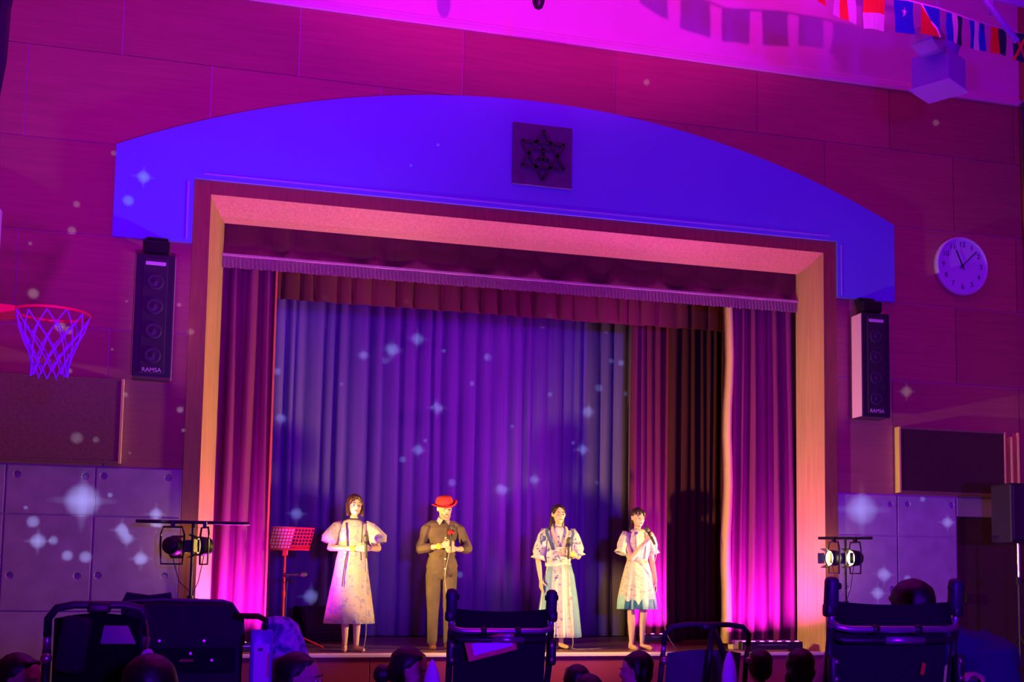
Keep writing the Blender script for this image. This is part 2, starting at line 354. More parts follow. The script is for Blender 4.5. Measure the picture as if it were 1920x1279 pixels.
# ------------------------------------------------------------------ column speakers
def column_speaker(label, x, z0, rz, lab):
    t = thing('column_speaker', label, 'speaker', (x, -0.20, z0), (0, 0, rz), 'column speakers beside the stage')
    b = BM(); box(b, (0, 0, 0.59), (0.35, 0.24, 1.18), bev=0.012, seg=2); obj('cabinet', b, [navy], t)
    b = BM(); box(b, (0, -0.123, 0.59), (0.22, 0.012, 1.10), bev=0.004); obj('front_grille', b, grille, t)
    for k in range(4):
        b = BM(); lathe(b, [(0.08, 0), (0.078, 0.008), (0.06, 0.004), (0.025, 0.001), (0.02, 0.006)], 20, Matrix.Translation((0, -0.128, 0.21 + k * 0.235)) @ Matrix.Rotation(PI / 2, 4, 'X')); obj('driver', b, mat('driver_cone', (0.045, 0.045, 0.06), 0.5) if 'driver_cone' not in MATS else MATS['driver_cone'], t, True)
    b = BM(); box(b, (0, -0.131, 1.09), (0.18, 0.006, 0.035), bev=0.002); obj('white_label', b, white, t)
    b = BM(); text_bm(b, 'RAMSA', 0.055, Matrix.Translation((0, -0.131, 0.07)) @ FACE, 0.002); obj('badge_lettering', b, white, t)
    for sx in (-1, 1):
        b = BM(); box(b, (sx * 0.1765, 0, 0.59), (0.003, 0.22, 1.16)); obj('side_panel', b, side_lit, t, label='side panel coloured pale for the light on it')
    b = BM(); box(b, (0, 0.02, 1.27), (0.24, 0.16, 0.12), bev=0.01); box(b, (0, 0.10, 1.22), (0.10, 0.18, 0.06), bev=0.005)
    box(b, (-0.09, 0.01, 1.195), (0.03, 0.10, 0.05)); box(b, (0.09, 0.01, 1.195), (0.03, 0.10, 0.05))
    box(b, (0, 0.12, 1.36), (0.20, 0.10, 0.07), bev=0.005)
    obj('wall_bracket', b, blackm, t)
column_speaker('tall narrow black column speaker mounted above the basketball hoop side of the stage', -3.80, 3.00, 0.05, 0)
column_speaker('tall narrow black column speaker below the clock side of the arch, lit side showing', 3.83, 3.00, 0.0, 1)

# ------------------------------------------------------------------ proud display boards on both sides
def proud_board(name, label, x0, x1, z0, z1, th, m):
    t = thing(name, label, 'board', ((x0 + x1) / 2, -0.031, z0)); w2 = (x1 - x0) / 2; h = z1 - z0
    b = BM(); box(b, (0, -th / 2, h / 2), (2 * w2 - 0.04, th - 0.01, h - 0.04)); obj('board_face', b, m, t)
    for sx in (-1, 1):
        b = BM(); box(b, (sx * (w2 - 0.012), -th / 2, h / 2), (0.024, th, h), bev=0.002); obj('side_edge', b, wood_jamb, t)
    for z in (0.012, h - 0.012):
        b = BM(); box(b, (0, -th / 2, z), (2 * w2 - 0.05, th, 0.024), bev=0.002); obj('edge_strip', b, board_felt, t)
proud_board('display_board', 'low wide brown board on the wall under the basketball net', -5.90, -4.05, 2.20, 3.01, 0.05, board_felt)
proud_board('display_board', 'dark recessed-looking board with glowing orange edge below the clock', 4.22, 5.62, 2.19, 2.94, 0.10, dark_in)
for x, z1, lab in ((5.70, 2.89, 'left one of two thin upright orange-lit fins beside the dark board'), (5.79, 2.94, 'right one of two thin upright orange-lit fins beside the dark board')):
    t = thing('wall_fin', lab, 'fin', (x, -0.031, 2.30), group='upright fins by the side door')
    b = BM(); box(b, (0, -0.05, (z1 - 2.30) / 2), (0.03, 0.10, z1 - 2.30), bev=0.003); obj('fin_board', b, wood_jamb, t)

# ------------------------------------------------------------------ curtains
def curtain(name, label, x0, x1, y, z0, z1, m, pitch=0.14, amp=0.06, seed=1, flare=0.0, top=1.0, lean0=0.0, lean1=0.0, parent=None, cat='curtain', rows=10, group=None, sharp=1.0):
    """heavy cloth hanging in soft uneven folds; a closed sheet with thickness"""
    rnd = random.Random(seed); n = max(2, int((x1 - x0) / pitch)); ws = [rnd.uniform(0.6, 1.5) for _ in range(n)]; tot = sum(ws)
    am = [rnd.uniform(0.55, 1.25) for _ in range(n)]; sk = [rnd.uniform(0.3, 0.7) for _ in range(n)]
    prof = []; acc = 0
    for i in range(n):
        for k in range(8):
            t = k / 8; s = sk[i]; tt = 0.5 * t / s if t < s else 0.5 + 0.5 * (t - s) / (1 - s)
            prof.append(((acc + ws[i] * t) / tot, am[i] * (abs(math.sin(tt * PI)) ** sharp), i))
        acc += ws[i]
    prof.append((1.0, 0.0, n - 1))
    ph = [rnd.uniform(0, 6.28) for _ in range(n)]
    def sheet(dy):
        g = []
        for r in range(rows + 1):
            v = r / rows; z = z0 + (z1 - z0) * v; row = []
            for u, a, i in prof:
                x = x0 + (x1 - x0) * u + (lean0 * (1 - u) + lean1 * u) * (1 - v)
                x += 0.012 * math.sin(ph[i] + v * 3.0)
                A = amp * (top * v + (1 + flare) * (1 - v)) * (0.9 + 0.1 * math.sin(ph[i] * 2 + v * 4))
                row.append((x, y - a * A + dy, z))
            g.append(row)
        return g
    b = BM(); f = sheet(0.0); k = sheet(0.012)
    F = [[b.verts.new(p) for p in r] for r in f]; K = [[b.verts.new(p) for p in r] for r in k]; nc = len(prof)
    for r in range(rows):
        for c in range(nc - 1):
            b.faces.new((F[r][c], F[r][c + 1], F[r + 1][c + 1], F[r + 1][c])); b.faces.new((K[r][c + 1], K[r][c], K[r + 1][c], K[r + 1][c + 1]))
        b.faces.new((K[r][0], F[r][0], F[r + 1][0], K[r + 1][0])); b.faces.new((F[r][-1], K[r][-1], K[r + 1][-1], F[r + 1][-1]))
    for c in range(nc - 1):
        b.faces.new((F[0][c + 1], F[0][c], K[0][c], K[0][c + 1])); b.faces.new((F[-1][c], F[-1][c + 1], K[-1][c + 1], K[-1][c]))
    o = obj(name, b, m, parent, True)
    if parent is None: tag(o, label, cat, group)
    return o
# backdrop
curtain('backdrop_curtain', 'wide pale grey backdrop curtain hanging across the back of the stage', -3.4, 2.85, 4.05, 0.41, 5.3, grey_cloth, 0.20, 0.085, 3, rows=6, sharp=0.7)
# wings
curtain('wing_curtain', 'red wing curtain next to the backdrop, lit bright magenta at its foot', 1.90, 2.46, 2.55, 0.41, 4.9, velvet, 0.10, 0.07, 5)
curtain('wing_curtain', 'dark wine-red wing curtain in shadow between the two magenta-lit ones', 2.16, 2.95, 1.85, 0.45, 4.9, velvet_shaded, 0.11, 0.07, 6)
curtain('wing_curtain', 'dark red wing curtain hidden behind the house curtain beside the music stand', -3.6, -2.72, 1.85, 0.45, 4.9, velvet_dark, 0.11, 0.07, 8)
# house curtain, drawn open to both sides
mc = thing('house_curtain', 'red velvet house curtain gathered on the music stand side of the stage', 'curtain', (0, 0, 0), group='house curtains')
curtain('cloth', '', -3.26, -2.66, 0.60, 0.47, 4.7, velvet, 0.125, 0.13, 21, flare=0.5, lean0=-0.06, lean1=0.02, parent=mc)
b = BM(); span(b, -2.675, -2.655, 0.48, 0.68, 0.47, 4.7, 0.004); o = obj('edge_facing', b, mat('orange_lit_edge', (0.70, 0.16, 0.08), 0.8), mc); o.hide_render = False  # orange colour stands in for the light on this curtain edge
b = BM(); span(b, -3.24, -2.64, 0.46, 0.62, 0.40, 0.475, 0.008); obj('weighted_hem', b, fringe_m, mc)
mc = thing('house_curtain', 'red velvet house curtain gathered beside the orange jamb on the clock side', 'curtain', (0, 0, 0), group='house curtains')
curtain('cloth', '', 2.46, 3.24, 0.60, 0.50, 4.7, velvet, 0.115, 0.12, 32, flare=0.3, lean0=-0.04, lean1=0.0, parent=mc)
# turned-back edge, its amber light held in the cloth colour
zz = [0.47 + (4.62 - 0.47) * k / 14 for k in range(15)]
b = BM()
ring = []
for k, z in enumerate(zz):
    x = 2.415 - 0.06 * (1 - k / 14) + 0.012 * math.sin(k * 1.3); wd = 0.055 - 0.02 * k / 14
    ring.append([(x, 0.50, z), (x + wd, 0.465, z), (x + wd + 0.01, 0.58, z), (x + 0.005, 0.66, z)])
loft(b, ring); obj('turned_back_edge', b, edge_amber, mc, True)
b = BM(); span(b, 2.44, 3.24, 0.48, 0.62, 0.40, 0.505, 0.008); obj('weighted_hem', b, mat('hem_pale', (0.75, 0.55, 0.6), 0.7), mc)
# front valance with fringe
va = thing('valance', 'plain dark red front valance with a long pinkish fringe across the stage top', 'valance', (0, 0, 0))
curtain('cloth', '', -3.21, 3.21, 0.40, 4.40, 4.93, velvet_dark, 0.42, 0.025, 41, parent=va, rows=3)
b = BM(); rnd = random.Random(4); x = -3.21
pts = []
while x < 3.21: pts.append(x); x += 0.02
top = [(x, 0.362 - 0.006 * math.sin(x * 9), 4.415) for x in pts]; bot = [(x, 0.362 - 0.012 * (i % 2) - 0.006 * math.sin(x * 9), 4.285 + rnd.uniform(-0.008, 0.004)) for i, x in enumerate(pts)]
quadstrip(b, top, bot, 0.008)
obj('fringe', b, fringe_m, va)
b = BM(); span(b, -3.21, 3.21, 0.348, 0.372, 4.405, 4.43, 0.003); obj('fringe_heading', b, fringe_m, va)
# second valance (teaser) in box pleats
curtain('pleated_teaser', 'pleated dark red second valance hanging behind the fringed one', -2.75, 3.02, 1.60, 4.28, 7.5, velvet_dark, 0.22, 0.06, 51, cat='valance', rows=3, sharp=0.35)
# LED battens that throw magenta up the curtains
def led_batten(label, x0, x1, y, z0, power, tgt, lx=None):
    t = thing('led_batten', label, 'stage light', ((x0 + x1) / 2, y, z0), group='led battens on the stage floor'); L = x1 - x0
    b = BM(); box(b, (0, 0, 0.065), (L, 0.10, 0.09), bev=0.008); obj('housing', b, black, t)
    for sx in (-1, 1):
        b = BM(); box(b, (sx * L * 0.36, 0, 0.012), (0.05, 0.14, 0.024), bev=0.004); obj('foot', b, black, t)
    b = BM(); box(b, (0, -0.052, 0.075), (L * 0.5, 0.006, 0.008)); obj('trim_line', b, chrome, t)
    n = max(4, int(L / 0.1))
    lm = MATS.get('led_lens') or mat('led_lens', (0.9, 0.2, 0.9), 0.3, emit=(1.0, 0.12, 0.85), estr=6)
    for k in range(n):
        b = BM(); lathe(b, [(0.026, 0.108), (0.022, 0.114), (0.01, 0.116)], 10, Matrix.Translation((-L / 2 + L * (k + 0.5) / n, 0, 0))); obj('lens', b, lm, t)
    a = area('led_batten_light', (lx or (x0 + x1) / 2, y, z0 + 0.125), (tgt[0], tgt[1], tgt[2]), power, (0.92, 0.035, 1.0), L * 0.5, 0.05, 150)
led_batten('black led batten on the stage floor before the curtain beside the orange jamb', 2.35, 3.08, 0.06, ZS, 66, (2.62, 0.26, 2.2), 2.62)
led_batten('black led batten on the stage floor before the curtain behind the music stand', -3.14, -2.48, 0.06, ZS, 66, (-2.90, 0.26, 2.2), -2.90)
led_batten('black led batten on the stage floor at the foot of the inner wing curtain', 1.88, 2.46, 2.1, ZS, 75, (2.2, 2.30, 2.0))

# ------------------------------------------------------------------ stage light stands with PAR cans
lens_hot = mat('lens_hot', (1, 0.8, 0.5), 0.3, emit=(1.0, 0.72, 0.36), estr=14)
lens_dim = mat('lens_dim', (1, 0.8, 0.5), 0.3, emit=(1.0, 0.70, 0.36), estr=0.9)
def par_can(t, top, aim, lm):
    """yoke hanging from the bar at 'top' (local), can centre 0.19 below, beam along 'aim'"""
    c = Vector(top) + Vector((0, 0, -0.19)); a = Vector(aim).normalized(); M = Matrix.Translation(c) @ a.to_track_quat('Z', 'Y').to_matrix().to_4x4()
    b = BM(); lathe(b, [(0.03, -0.07), (0.06, -0.065), (0.078, -0.04), (0.085, 0.02), (0.085, 0.06), (0.078, 0.06), (0.076, 0.03)], 20, M); can = obj('can', b, black, t, True)
    b = BM(); lathe(b, [(0.074, 0.045), (0.070, 0.052), (0.02, 0.054)], 20, M); obj('lens', b, lm, can)
    for k in range(4):
        q = M @ Matrix.Rotation(k * PI / 2, 4, 'Z') @ Matrix.Translation((0.085, 0, 0.10)) @ Matrix.Rotation(0.45, 4, 'Y')
        b = BM(); box(b, (0, 0, 0), (0.004, 0.11, 0.07)); b.transform(q); obj('barn_door', b, blackm, can)
    side = Vector((0, 0, 1)).cross(a).normalized() * 0.105
    b = BM(); tube(b, [c + side, c + side + Vector((0, 0, 0.10)), c + side * 0.8 + Vector((0, 0, 0.165)), c - side * 0.8 + Vector((0, 0, 0.165)), c - side + Vector((0, 0, 0.10)), c - side], 0.009, 6); obj('yoke', b, blackm, t)
    b = BM(); tube(b, [c + side, c + side * 0.9 + Vector((0, 0, -0.16)), c - side * 0.9 + Vector((0, 0, -0.16)), c - side], 0.009, 6); obj('floor_bracket', b, blackm, t)
    b = BM(); box(b, (top[0], top[1], top[2] + 0.002), (0.035, 0.05, 0.06), bev=0.006); obj('bar_clamp', b, blackm, t)
    return c
def light_stand(label, x, y, h, half, rz, cans):
    t = thing('light_stand', label, 'light stand', (x, y, 0), group='stage light stands')
    R = Matrix.Rotation(rz, 3, 'Z')
    b = BM(); tube(b, [(0, 0, 0.25), (0, 0, 0.95)], 0.019, 10); obj('lower_tube', b, black, t)
    b = BM(); tube(b, [(0, 0, 0.92), (0, 0, h)], 0.013, 10); obj('upper_tube', b, black, t)
    b = BM(); lathe(b, [(0.028, 0.90), (0.030, 0.93), (0.028, 0.97)], 12); box(b, (0.04, 0, 0.935), (0.05, 0.02, 0.02), bev=0.004); obj('collar', b, black, t)
    for k in range(3):
        a = k * 2 * PI / 3 + 0.4; d = Vector((math.cos(a), math.sin(a), 0)); b = BM(); tube(b, [d * 0.02 + Vector((0, 0, 0.55)), d * 0.42 + Vector((0, 0, 0.012))], 0.011, 6); obj('leg', b, black, t)
        b = BM(); tube(b, [Vector((0, 0, 0.27)), d * 0.24 + Vector((0, 0, 0.25))], 0.006, 6); obj('brace', b, black, t)
    b = BM(); tube(b, [R @ Vector((-half, 0, h)), R @ Vector((half, 0, h))], 0.016, 10); obj('cross_bar', b, black, t)
    cs = []
    for off, aim, lm in cans: cs.append(par_can(t, tuple(R @ Vector((off, 0, h - 0.02))), aim, lm))
    for i, c in enumerate(cs):
        b = BM(); tube(b, [c + Vector((0, 0.03, -0.08)), c * 0.6 + Vector((0, 0.02, 0.35 + 0.0)) + Vector((0, 0, -0.1)), Vector((0.015, 0, 0.98)), Vector((0.02, 0.01, 0.6)), Vector((0.03, 0.05, 0.05))], 0.004, 5); obj('power_cable', b, black, t)
    return t
light_stand('black T-bar light stand with two par cans before the music stand side jamb', -3.34, -1.0, 1.615, 0.48, 0.0, [(-0.17, (0.30, 0.95, -0.05), lens_dim), (0.10, (-0.93, -0.36, 0.0), lens_dim)])
light_stand('black T-bar light stand with two glowing par cans near the orange jamb', 3.17, -0.80, 1.625, 0.28, -0.6, [(-0.12, (-1, -0.10, -0.02), lens_hot), (0.10, (-1, -0.10, -0.02), lens_hot)])
AMB = (1.0, 0.60, 0.12)
spot('par_beam_west', (-3.06, -1.02, 1.45), (1.2, 0.75, 1.75), 1100, AMB, 72, 1.0, 0.06)
spot('par_beam_east_a', (2.92, -0.80, 1.44), (-1.9, 0.45, 1.80), 620, AMB, 80, 1.0, 0.06)
spot('par_beam_east_b', (3.05, -0.95, 1.43), (-1.4, 0.45, 1.85), 620, AMB, 80, 1.0, 0.06)
spot('par_spill', (-3.42, -0.45, 1.45), (-3.42, 0, 1.45), 2.5, AMB, 150, 1.0, 0.05)  # added lamps off the cans, standing in for their glow on the frame
spot('par_spill_east', (3.22, -0.40, 1.44), (3.40, 0.0, 1.44), 5, AMB, 150, 1.0, 0.05)

# loudspeaker on a pole by the side door
t = thing('pole_loudspeaker', 'black loudspeaker on a tall pole in front of the side door', 'speaker', (5.13, -1.0, 0))
b = BM(); box(b, (0, 0, 1.92), (0.42, 0.36, 0.64), bev=0.02, seg=2); cabn = obj('cabinet', b, navy, t)
b = BM(); box(b, (0, -0.185, 1.92), (0.37, 0.012, 0.58), bev=0.006); obj('grille', b, grille, cabn)
b = BM(); lathe(b, [(0.022, 0), (0.022, 0.012), (0.012, 0.014)], 14, Matrix.Translation((0.03, -0.19, 1.67)) @ Matrix.Rotation(PI / 2, 4, 'X')); obj('badge', b, chrome, cabn)
b = BM(); tube(b, [(0.0, 0, 0.3), (0.0, 0, 1.2)], 0.02, 10); obj('lower_pole', b, black, t)
b = BM(); tube(b, [(0.0, 0, 1.2), (0.0, 0, 1.62)], 0.014, 10); obj('upper_pole', b, chrome, t)
b = BM(); lathe(b, [(0.035, 1.16), (0.035, 1.24)], 12); box(b, (0.05, -0.02, 1.2), (0.06, 0.03, 0.03), bev=0.006); obj('locking_collar', b, black, t)
for k in range(3):
    a = k * 2 * PI / 3 + 0.5; b = BM(); tube(b, [(0, 0, 0.62), (0.5 * math.cos(a), 0.5 * math.sin(a), 0.015)], 0.013, 6); obj('leg', b, black, t)

# wood strip and dark drape on the side wall
b = BM(); span(b, 5.93, 6.0, -0.34, -0.22, 0.0, 3.42, 0.004); structure(obj('trim_6', b, wood_jamb))
dr = thing('window_drape', 'dark navy drape on the side wall at the far edge above the clock', 'curtain', (5.99, -1.5, 5.25), (0, 0, -PI / 2))
curtain('cloth', '', -1.42, 1.3, 0.0, 0.0, 1.7, mat('navy_drape', (0.03, 0.03, 0.16), 0.8), 0.16, 0.06, 61, parent=dr, rows=3)
b = BM(); tube(b, [(-1.46, -0.03, 1.72), (1.34, -0.03, 1.72)], 0.018, 8); obj('drape_rail', b, chrome, dr)

# ------------------------------------------------------------------ music stand, spare microphone, monitor
ms = thing('music_stand', 'red perforated music stand at the side of the performers', 'music stand', (-2.47, 1.0, ZS))
b = BM(); tube(b, [(0, 0.02, 0.18), (0, 0.02, 1.02)], 0.013, 8); obj('pole', b, red, ms)
b = BM(); tube(b, [(0, 0.02, 0.55), (0, 0.02, 0.60)], 0.02, 8); obj('pole_collar', b, red, ms)
for k in range(3):
    a = k * 2 * PI / 3 - 0.25; b = BM(); tube(b, [(0, 0.02, 0.22), (0.16 * math.cos(a), 0.02 + 0.16 * math.sin(a), 0.14), (0.44 * math.cos(a), 0.02 + 0.44 * math.sin(a), 0.012)], 0.010, 6); obj('leg', b, red, ms)
# desk: real perforations, 12 x 5 square-ish holes
th = math.radians(28); D = Matrix.Translation((0.03, 0, 1.04)) @ Matrix.Rotation(th, 4, 'X') @ Matrix(((1, 0, 0.18, 0), (0, 1, 0, 0), (0, 0, 1, 0), (0, 0, 0, 1)))
nx, nz, wd, ht = 13, 6, 0.44, 0.27
t_ = bmesh.new(); xs = [-wd / 2]; zs = [0.0]
for i in range(nx): c = -wd / 2 + wd * (i + 0.5) / nx; xs += [c - 0.0105, c + 0.0105]
for j in range(nz): c = 0.015 + (ht - 0.03) * (j + 0.5) / nz; zs += [c - 0.0125, c + 0.0125]
xs.append(wd / 2); zs.append(ht)
vv = [[t_.verts.new((x, 0, z)) for z in zs] for x in xs]
for i in range(len(xs) - 1):
    for j in range(len(zs) - 1):
        if i % 2 == 1 and j % 2 == 1: continue
        t_.faces.new((vv[i][j], vv[i + 1][j], vv[i + 1][j + 1], vv[i][j + 1]))
bmesh.ops.solidify(t_, geom=t_.faces[:], thickness=0.003); t_.transform(D)
b = BM(); merge(b, t_); desk = obj('desk', b, red, ms)
b = BM(); box(b, (0, 0.025, 0.0), (wd, 0.05, 0.006)); box(b, (0, 0.05, 0.012), (wd, 0.005, 0.03)); b.transform(D); obj('desk_lip', b, red, desk)
b = BM(); box(b, (0, 0.02, 1.03), (0.06, 0.05, 0.10), bev=0.008); obj('tilt_bracket', b, red, ms)
sh_ = BM(); box(sh_, (-0.095, 0.007, 0.145), (0.21, 0.002, 0.25)); sh_.transform(D); tag(obj('sheet_music', sh_, mat('paper', (0.85, 0.83, 0.88), 0.7)), 'white music sheet on the far side of the red music stand desk', 'paper').location = (-2.47, 1.0, ZS)
mic_m = mat('mic_body', (0.03, 0.03, 0.035), 0.4); mic_g = mat('mic_mesh', (0.10, 0.10, 0.09), 0.5, metal=0.5, bump=0.4, scale=300)
def mic_parts(t, base, tip):
    base = Vector(base); tip = Vector(tip); d = (tip - base).normalized(); M = Matrix.Translation(base) @ d.to_track_quat('Z', 'Y').to_matrix().to_4x4()
    b = BM(); lathe(b, [(0.010, 0.0), (0.013, 0.01), (0.0165, 0.13), (0.018, 0.165)], 14, M); obj('mic_body', b, mic_m, t, True)
    b = BM(); lathe(b, [(0.018, 0.165), (0.027, 0.180), (0.029, 0.200), (0.026, 0.222), (0.015, 0.237), (0.003, 0.242)], 16, M); obj('mic_head', b, mic_g, t, True)
    return M
sm = thing('spare_microphone', 'black microphone clipped level on the music stand pole', 'microphone', (-2.445, 1.0, 1.18))
mic_parts(sm, (-0.03, -0.02, 0.0), (0.3, -0.02, 0.005)); b = BM(); box(b, (0.0, -0.005, -0.012), (0.05, 0.035, 0.035), bev=0.006); obj('clip', b, black, sm)
b = BM(); tube(b, [(-0.03, -0.02, 0), (-0.06, -0.03, -0.06), (-0.02, 0.0, -0.09), (0.01, -0.03, -0.07), (0.0, -0.02, -0.25), (0.0, -0.04, -0.6), (0.06, -0.08, -0.775)], 0.004, 5); obj('cable', b, black, sm)
# wedge monitor
mo = thing('wedge_monitor', 'black wedge floor monitor speaker behind the music stand', 'speaker', (-1.93, 2.75, ZS), (0, 0, 0.35))
b = BM(); loft(b, [[(sx, -0.22, 0), (sx, -0.24, 0.12), (sx, -0.02, 0.42), (sx, 0.14, 0.42), (sx, 0.24, 0.0)] for sx in (-0.33, 0.33)]); bmesh.ops.bevel(b, geom=b.edges[:], offset=0.012, segments=1, affect='EDGES'); obj('cabinet', b, black, mo)
b = BM(); box(b, (0, -0.138, 0.272), (0.58, 0.012, 0.33), rot=(-0.63, 0, 0), bev=0.005); obj('grille', b, grille, mo)
b = BM(); box(b, (0.335, 0.02, 0.22), (0.012, 0.12, 0.04), bev=0.004); obj('handle', b, black, mo)

# ------------------------------------------------------------------ basketball hoop hung from the ceiling
hp = thing('basketball_hoop', 'orange basketball rim with white net hanging at the edge of the hall', 'basketball hoop', (-4.14, -4.0, 2.78))
b = BM(); tube(b, [(0.225 * math.cos(a * PI / 16), 0.225 * math.sin(a * PI / 16), 0) for a in range(32)], 0.0095, 8, closed=True); obj('rim', b, orange, hp, True)
b = BM(); loft(b, [[(-0.20, -0.12, 0.012), (-0.20, 0.12, 0.012), (-0.20, 0.12, -0.02), (-0.20, -0.12, -0.02)], [(-0.40, -0.09, 0.03), (-0.40, 0.09, 0.03), (-0.40, 0.09, -0.06), (-0.40, -0.09, -0.06)]]); box(b, (-0.415, 0, -0.01), (0.03, 0.22, 0.16), bev=0.004); obj('rim_bracket', b, orange, hp)
b = BM(); box(b, (-0.45, 0, 0.36), (0.03, 1.2, 0.9), bev=0.006); bb = obj('backboard', b, white, hp)
b = BM()
for a, c in [((-0.3, 0.15), (0.3, 0.15)), ((-0.3, 0.60), (0.3, 0.60)), ((-0.3, 0.15), (-0.3, 0.60)), ((0.3, 0.15), (0.3, 0.60))]:
    box(b, (-0.434, (a[0] + c[0]) / 2, (a[1] + c[1]) / 2), (0.002, abs(a[0] - c[0]) + 0.05, abs(a[1] - c[1]) + 0.05))
obj('target_square', b, ink, bb)
b = BM(); tube(b, [(-0.50, 0.0, 0.75), (-0.395, 0, 1.63), (-0.387, 0, 1.98), (0.23, 0, 6.11)], 0.05, 8); obj('hanging_strut', b, black, hp)
b = BM(); tube(b, [(-0.47, 0.3, 0.5), (-1.85, 0.3, 0.9)], 0.03, 8); tube(b, [(-0.47, -0.3, 0.5), (-1.85, -0.3, 0.9)], 0.03, 8); obj('wall_arm', b, black, hp)
# knotted net: 12 strings zig-zag between knots
levels = [(0.222, -0.012), (0.192, -0.10), (0.158, -0.18), (0.130, -0.26), (0.112, -0.33), (0.110, -0.40)]
for fam in (0, 1):
    for k in range(12):
        pts = []
        for L, (r, z) in enumerate(levels):
            a = (k * 2 + (L if fam == 0 else -L)) * PI / 12
            pts.append((r * math.cos(a), r * math.sin(a), z - 0.012 * math.sin(k * 1.7 + L)))
        b = BM(); tube(b, pts, 0.0042, 5); obj('net_cord', b, netm, hp)

# ------------------------------------------------------------------ bunting and ceiling fittings near the top edge
cordm = mat('bunting_cord', (0.75, 0.75, 0.8), 0.6)
FC = {'w': (0.85, 0.85, 0.88), 'b': (0.03, 0.05, 0.70), 'n': (0.03, 0.03, 0.15), 'r': (0.80, 0.06, 0.05), 'o': (0.90, 0.20, 0.05), 'g': (0.05, 0.30, 0.10), 'y': (0.85, 0.6, 0.05)}
for k, v in FC.items(): mat('flag_' + k, v, 0.8)
def flag(label, p, q, h, kind, cols, sag=0.0):
    """cloth flag hanging below the cord from p to q; vertical or level stripes"""
    p = Vector(p); q = Vector(q); u = (q - p); t = thing('string_flag', label, 'flag', p, group='flags of the bunting')
    n = len(cols); nrm = Vector((u.y, -u.x, 0)).normalized()
    def pt(s, d): return u * s + Vector((0, 0, -d)) + nrm * (0.012 * math.sin(s * 5 + d * 9 + p.x * 7)) * min(1, d * 8)
    for i, c in enumerate(cols):
        b = BM(); K = 5
        if kind == 'v': quadstrip(b, [pt(i / n, h * k / K) for k in range(K + 1)], [pt((i + 1) / n, h * k / K) for k in range(K + 1)], 0.003)
        elif kind == 'h': quadstrip(b, [pt(k / K, h * i / n) for k in range(K + 1)], [pt(k / K, h * (i + 1) / n) for k in range(K + 1)], 0.003)
        else:   # diagonal halves
            tri = [(0, 0), (1, 0), (1, 1)] if i == 0 else [(0, 0), (1, 1), (0, 1)]
            tt = bmesh.new(); vs = [tt.verts.new(pt(s, h * d)) for s, d in tri]; tt.faces.new(vs); bmesh.ops.solidify(tt, geom=tt.faces[:], thickness=0.003); merge(b, tt)
        obj('colour_field', b, MATS['flag_' + c], t)
    return t, pt, nrm
def cord(label, pts):
    b = BM(); tube(b, pts, 0.007, 6); return tag(obj('bunting_cord', b, cordm), label, 'cord')
C1 = [(-5.95, -5.6, 6.9), (-3.0, -5.5, 6.3), (-1.0, -5.4, 5.85), (0.122, -5.2, 5.60), (1.056, -4.6, 5.52), (1.45, -4.4, 5.53), (1.911, -4.2, 5.67), (2.323, -4.0, 5.761), (2.873, -3.7, 5.869), (3.638, -3.3, 6.041), (4.6, -3.2, 6.25), (5.98, -3.2, 6.70)]
cord('pale bunting cord strung past the ceiling lamp with small flags', C1)
def along(P, s):
    P = [Vector(p) for p in P]
    for a, c in zip(P, P[1:]):
        L = (c - a).length
        if s <= L: return a + (c - a) * (s / L)
        s -= L
    return P[-1]
s0 = sum((Vector(c) - Vector(a)).length for a, c in zip(C1[:4], C1[1:5]))
fl = [('orange, white and violet upright-striped flag, leftmost in view on the bunting', 'v', 'wow', 0.27), ('white flag with red band next to the star flag', 'h', 'ow', 0.26), ('deep blue flag with one white star on the bunting', 'v', 'b', 0.27), ('diagonally halved blue and red flag on the bunting', 'd', 'br', 0.24),
      ('blue, white and dark upright-striped flag in front of the box lamp', 'v', 'bwn', 0.25), ('blue-edged flag with a broad white stripe right of the box lamp', 'v', 'bwb', 0.25), ('narrow orange and navy flag left of the crossed flag', 'v', 'on', 0.24), ('navy flag with red crossing diagonals at the photo edge', 'h', 'n', 0.26)]
for i, (lab, kind, cols, h) in enumerate(fl):
    sp = s0 + 0.02 + i * 0.385
    p, q = along(C1, sp), along(C1, sp + 0.27); t, pt, nr = flag(lab, p, q, h, kind, cols)
    if i == 2:
        b = BM(); pts5 = []
        for k in range(10):
            r = 0.05 if k % 2 == 0 else 0.02; a = PI / 2 + k * PI / 5; pts5.append(pt(0.5 + r * math.cos(a) / 0.27, 0.10 - r * math.sin(a)) )
        for sgn in (-1, 1):
            tt = bmesh.new(); tt.faces.new([tt.verts.new(v + nr * 0.006 * sgn) for v in pts5]); bmesh.ops.solidify(tt, geom=tt.faces[:], thickness=0.002); merge(b, tt)
        obj('white_star', b, MATS['flag_w'], t)
    if i == 7:
        for a, c in (((0, 0), (1, 0.26)), ((1, 0), (0, 0.26))):
            b = BM(); tube(b, [pt(a[0] + (c[0] - a[0]) * k / 4, a[1] + (c[1] - a[1]) * k / 4) for k in range(5)], 0.014, 6); obj('red_diagonal', b, MATS['flag_r'], t)
    if i == 3:
        b = BM(); tube(b, [pt(k / 4, 0.24 * k / 4) for k in range(5)], 0.008, 5); obj('white_piping', b, MATS['flag_w'], t)
# further flags of the same string just above the picture; with the others they throw the block shadows on the upper wall
CN = {'r': 'red', 'o': 'orange', 'g': 'green', 'w': 'white', 'b': 'blue', 'y': 'yellow', 'n': 'navy'}
for i, c3 in enumerate(['gyr', 'owg', 'rwb', 'nyr', 'brw', 'wbg']):
    p, q = along(C1, s0 - 0.36 - i * 0.385), along(C1, s0 - 0.36 - i * 0.385 + 0.27)
    flag('%s, %s and %s striped bunting flag just above the picture edge' % tuple(CN[k] for k in c3), p, q, 0.26, 'v', c3)
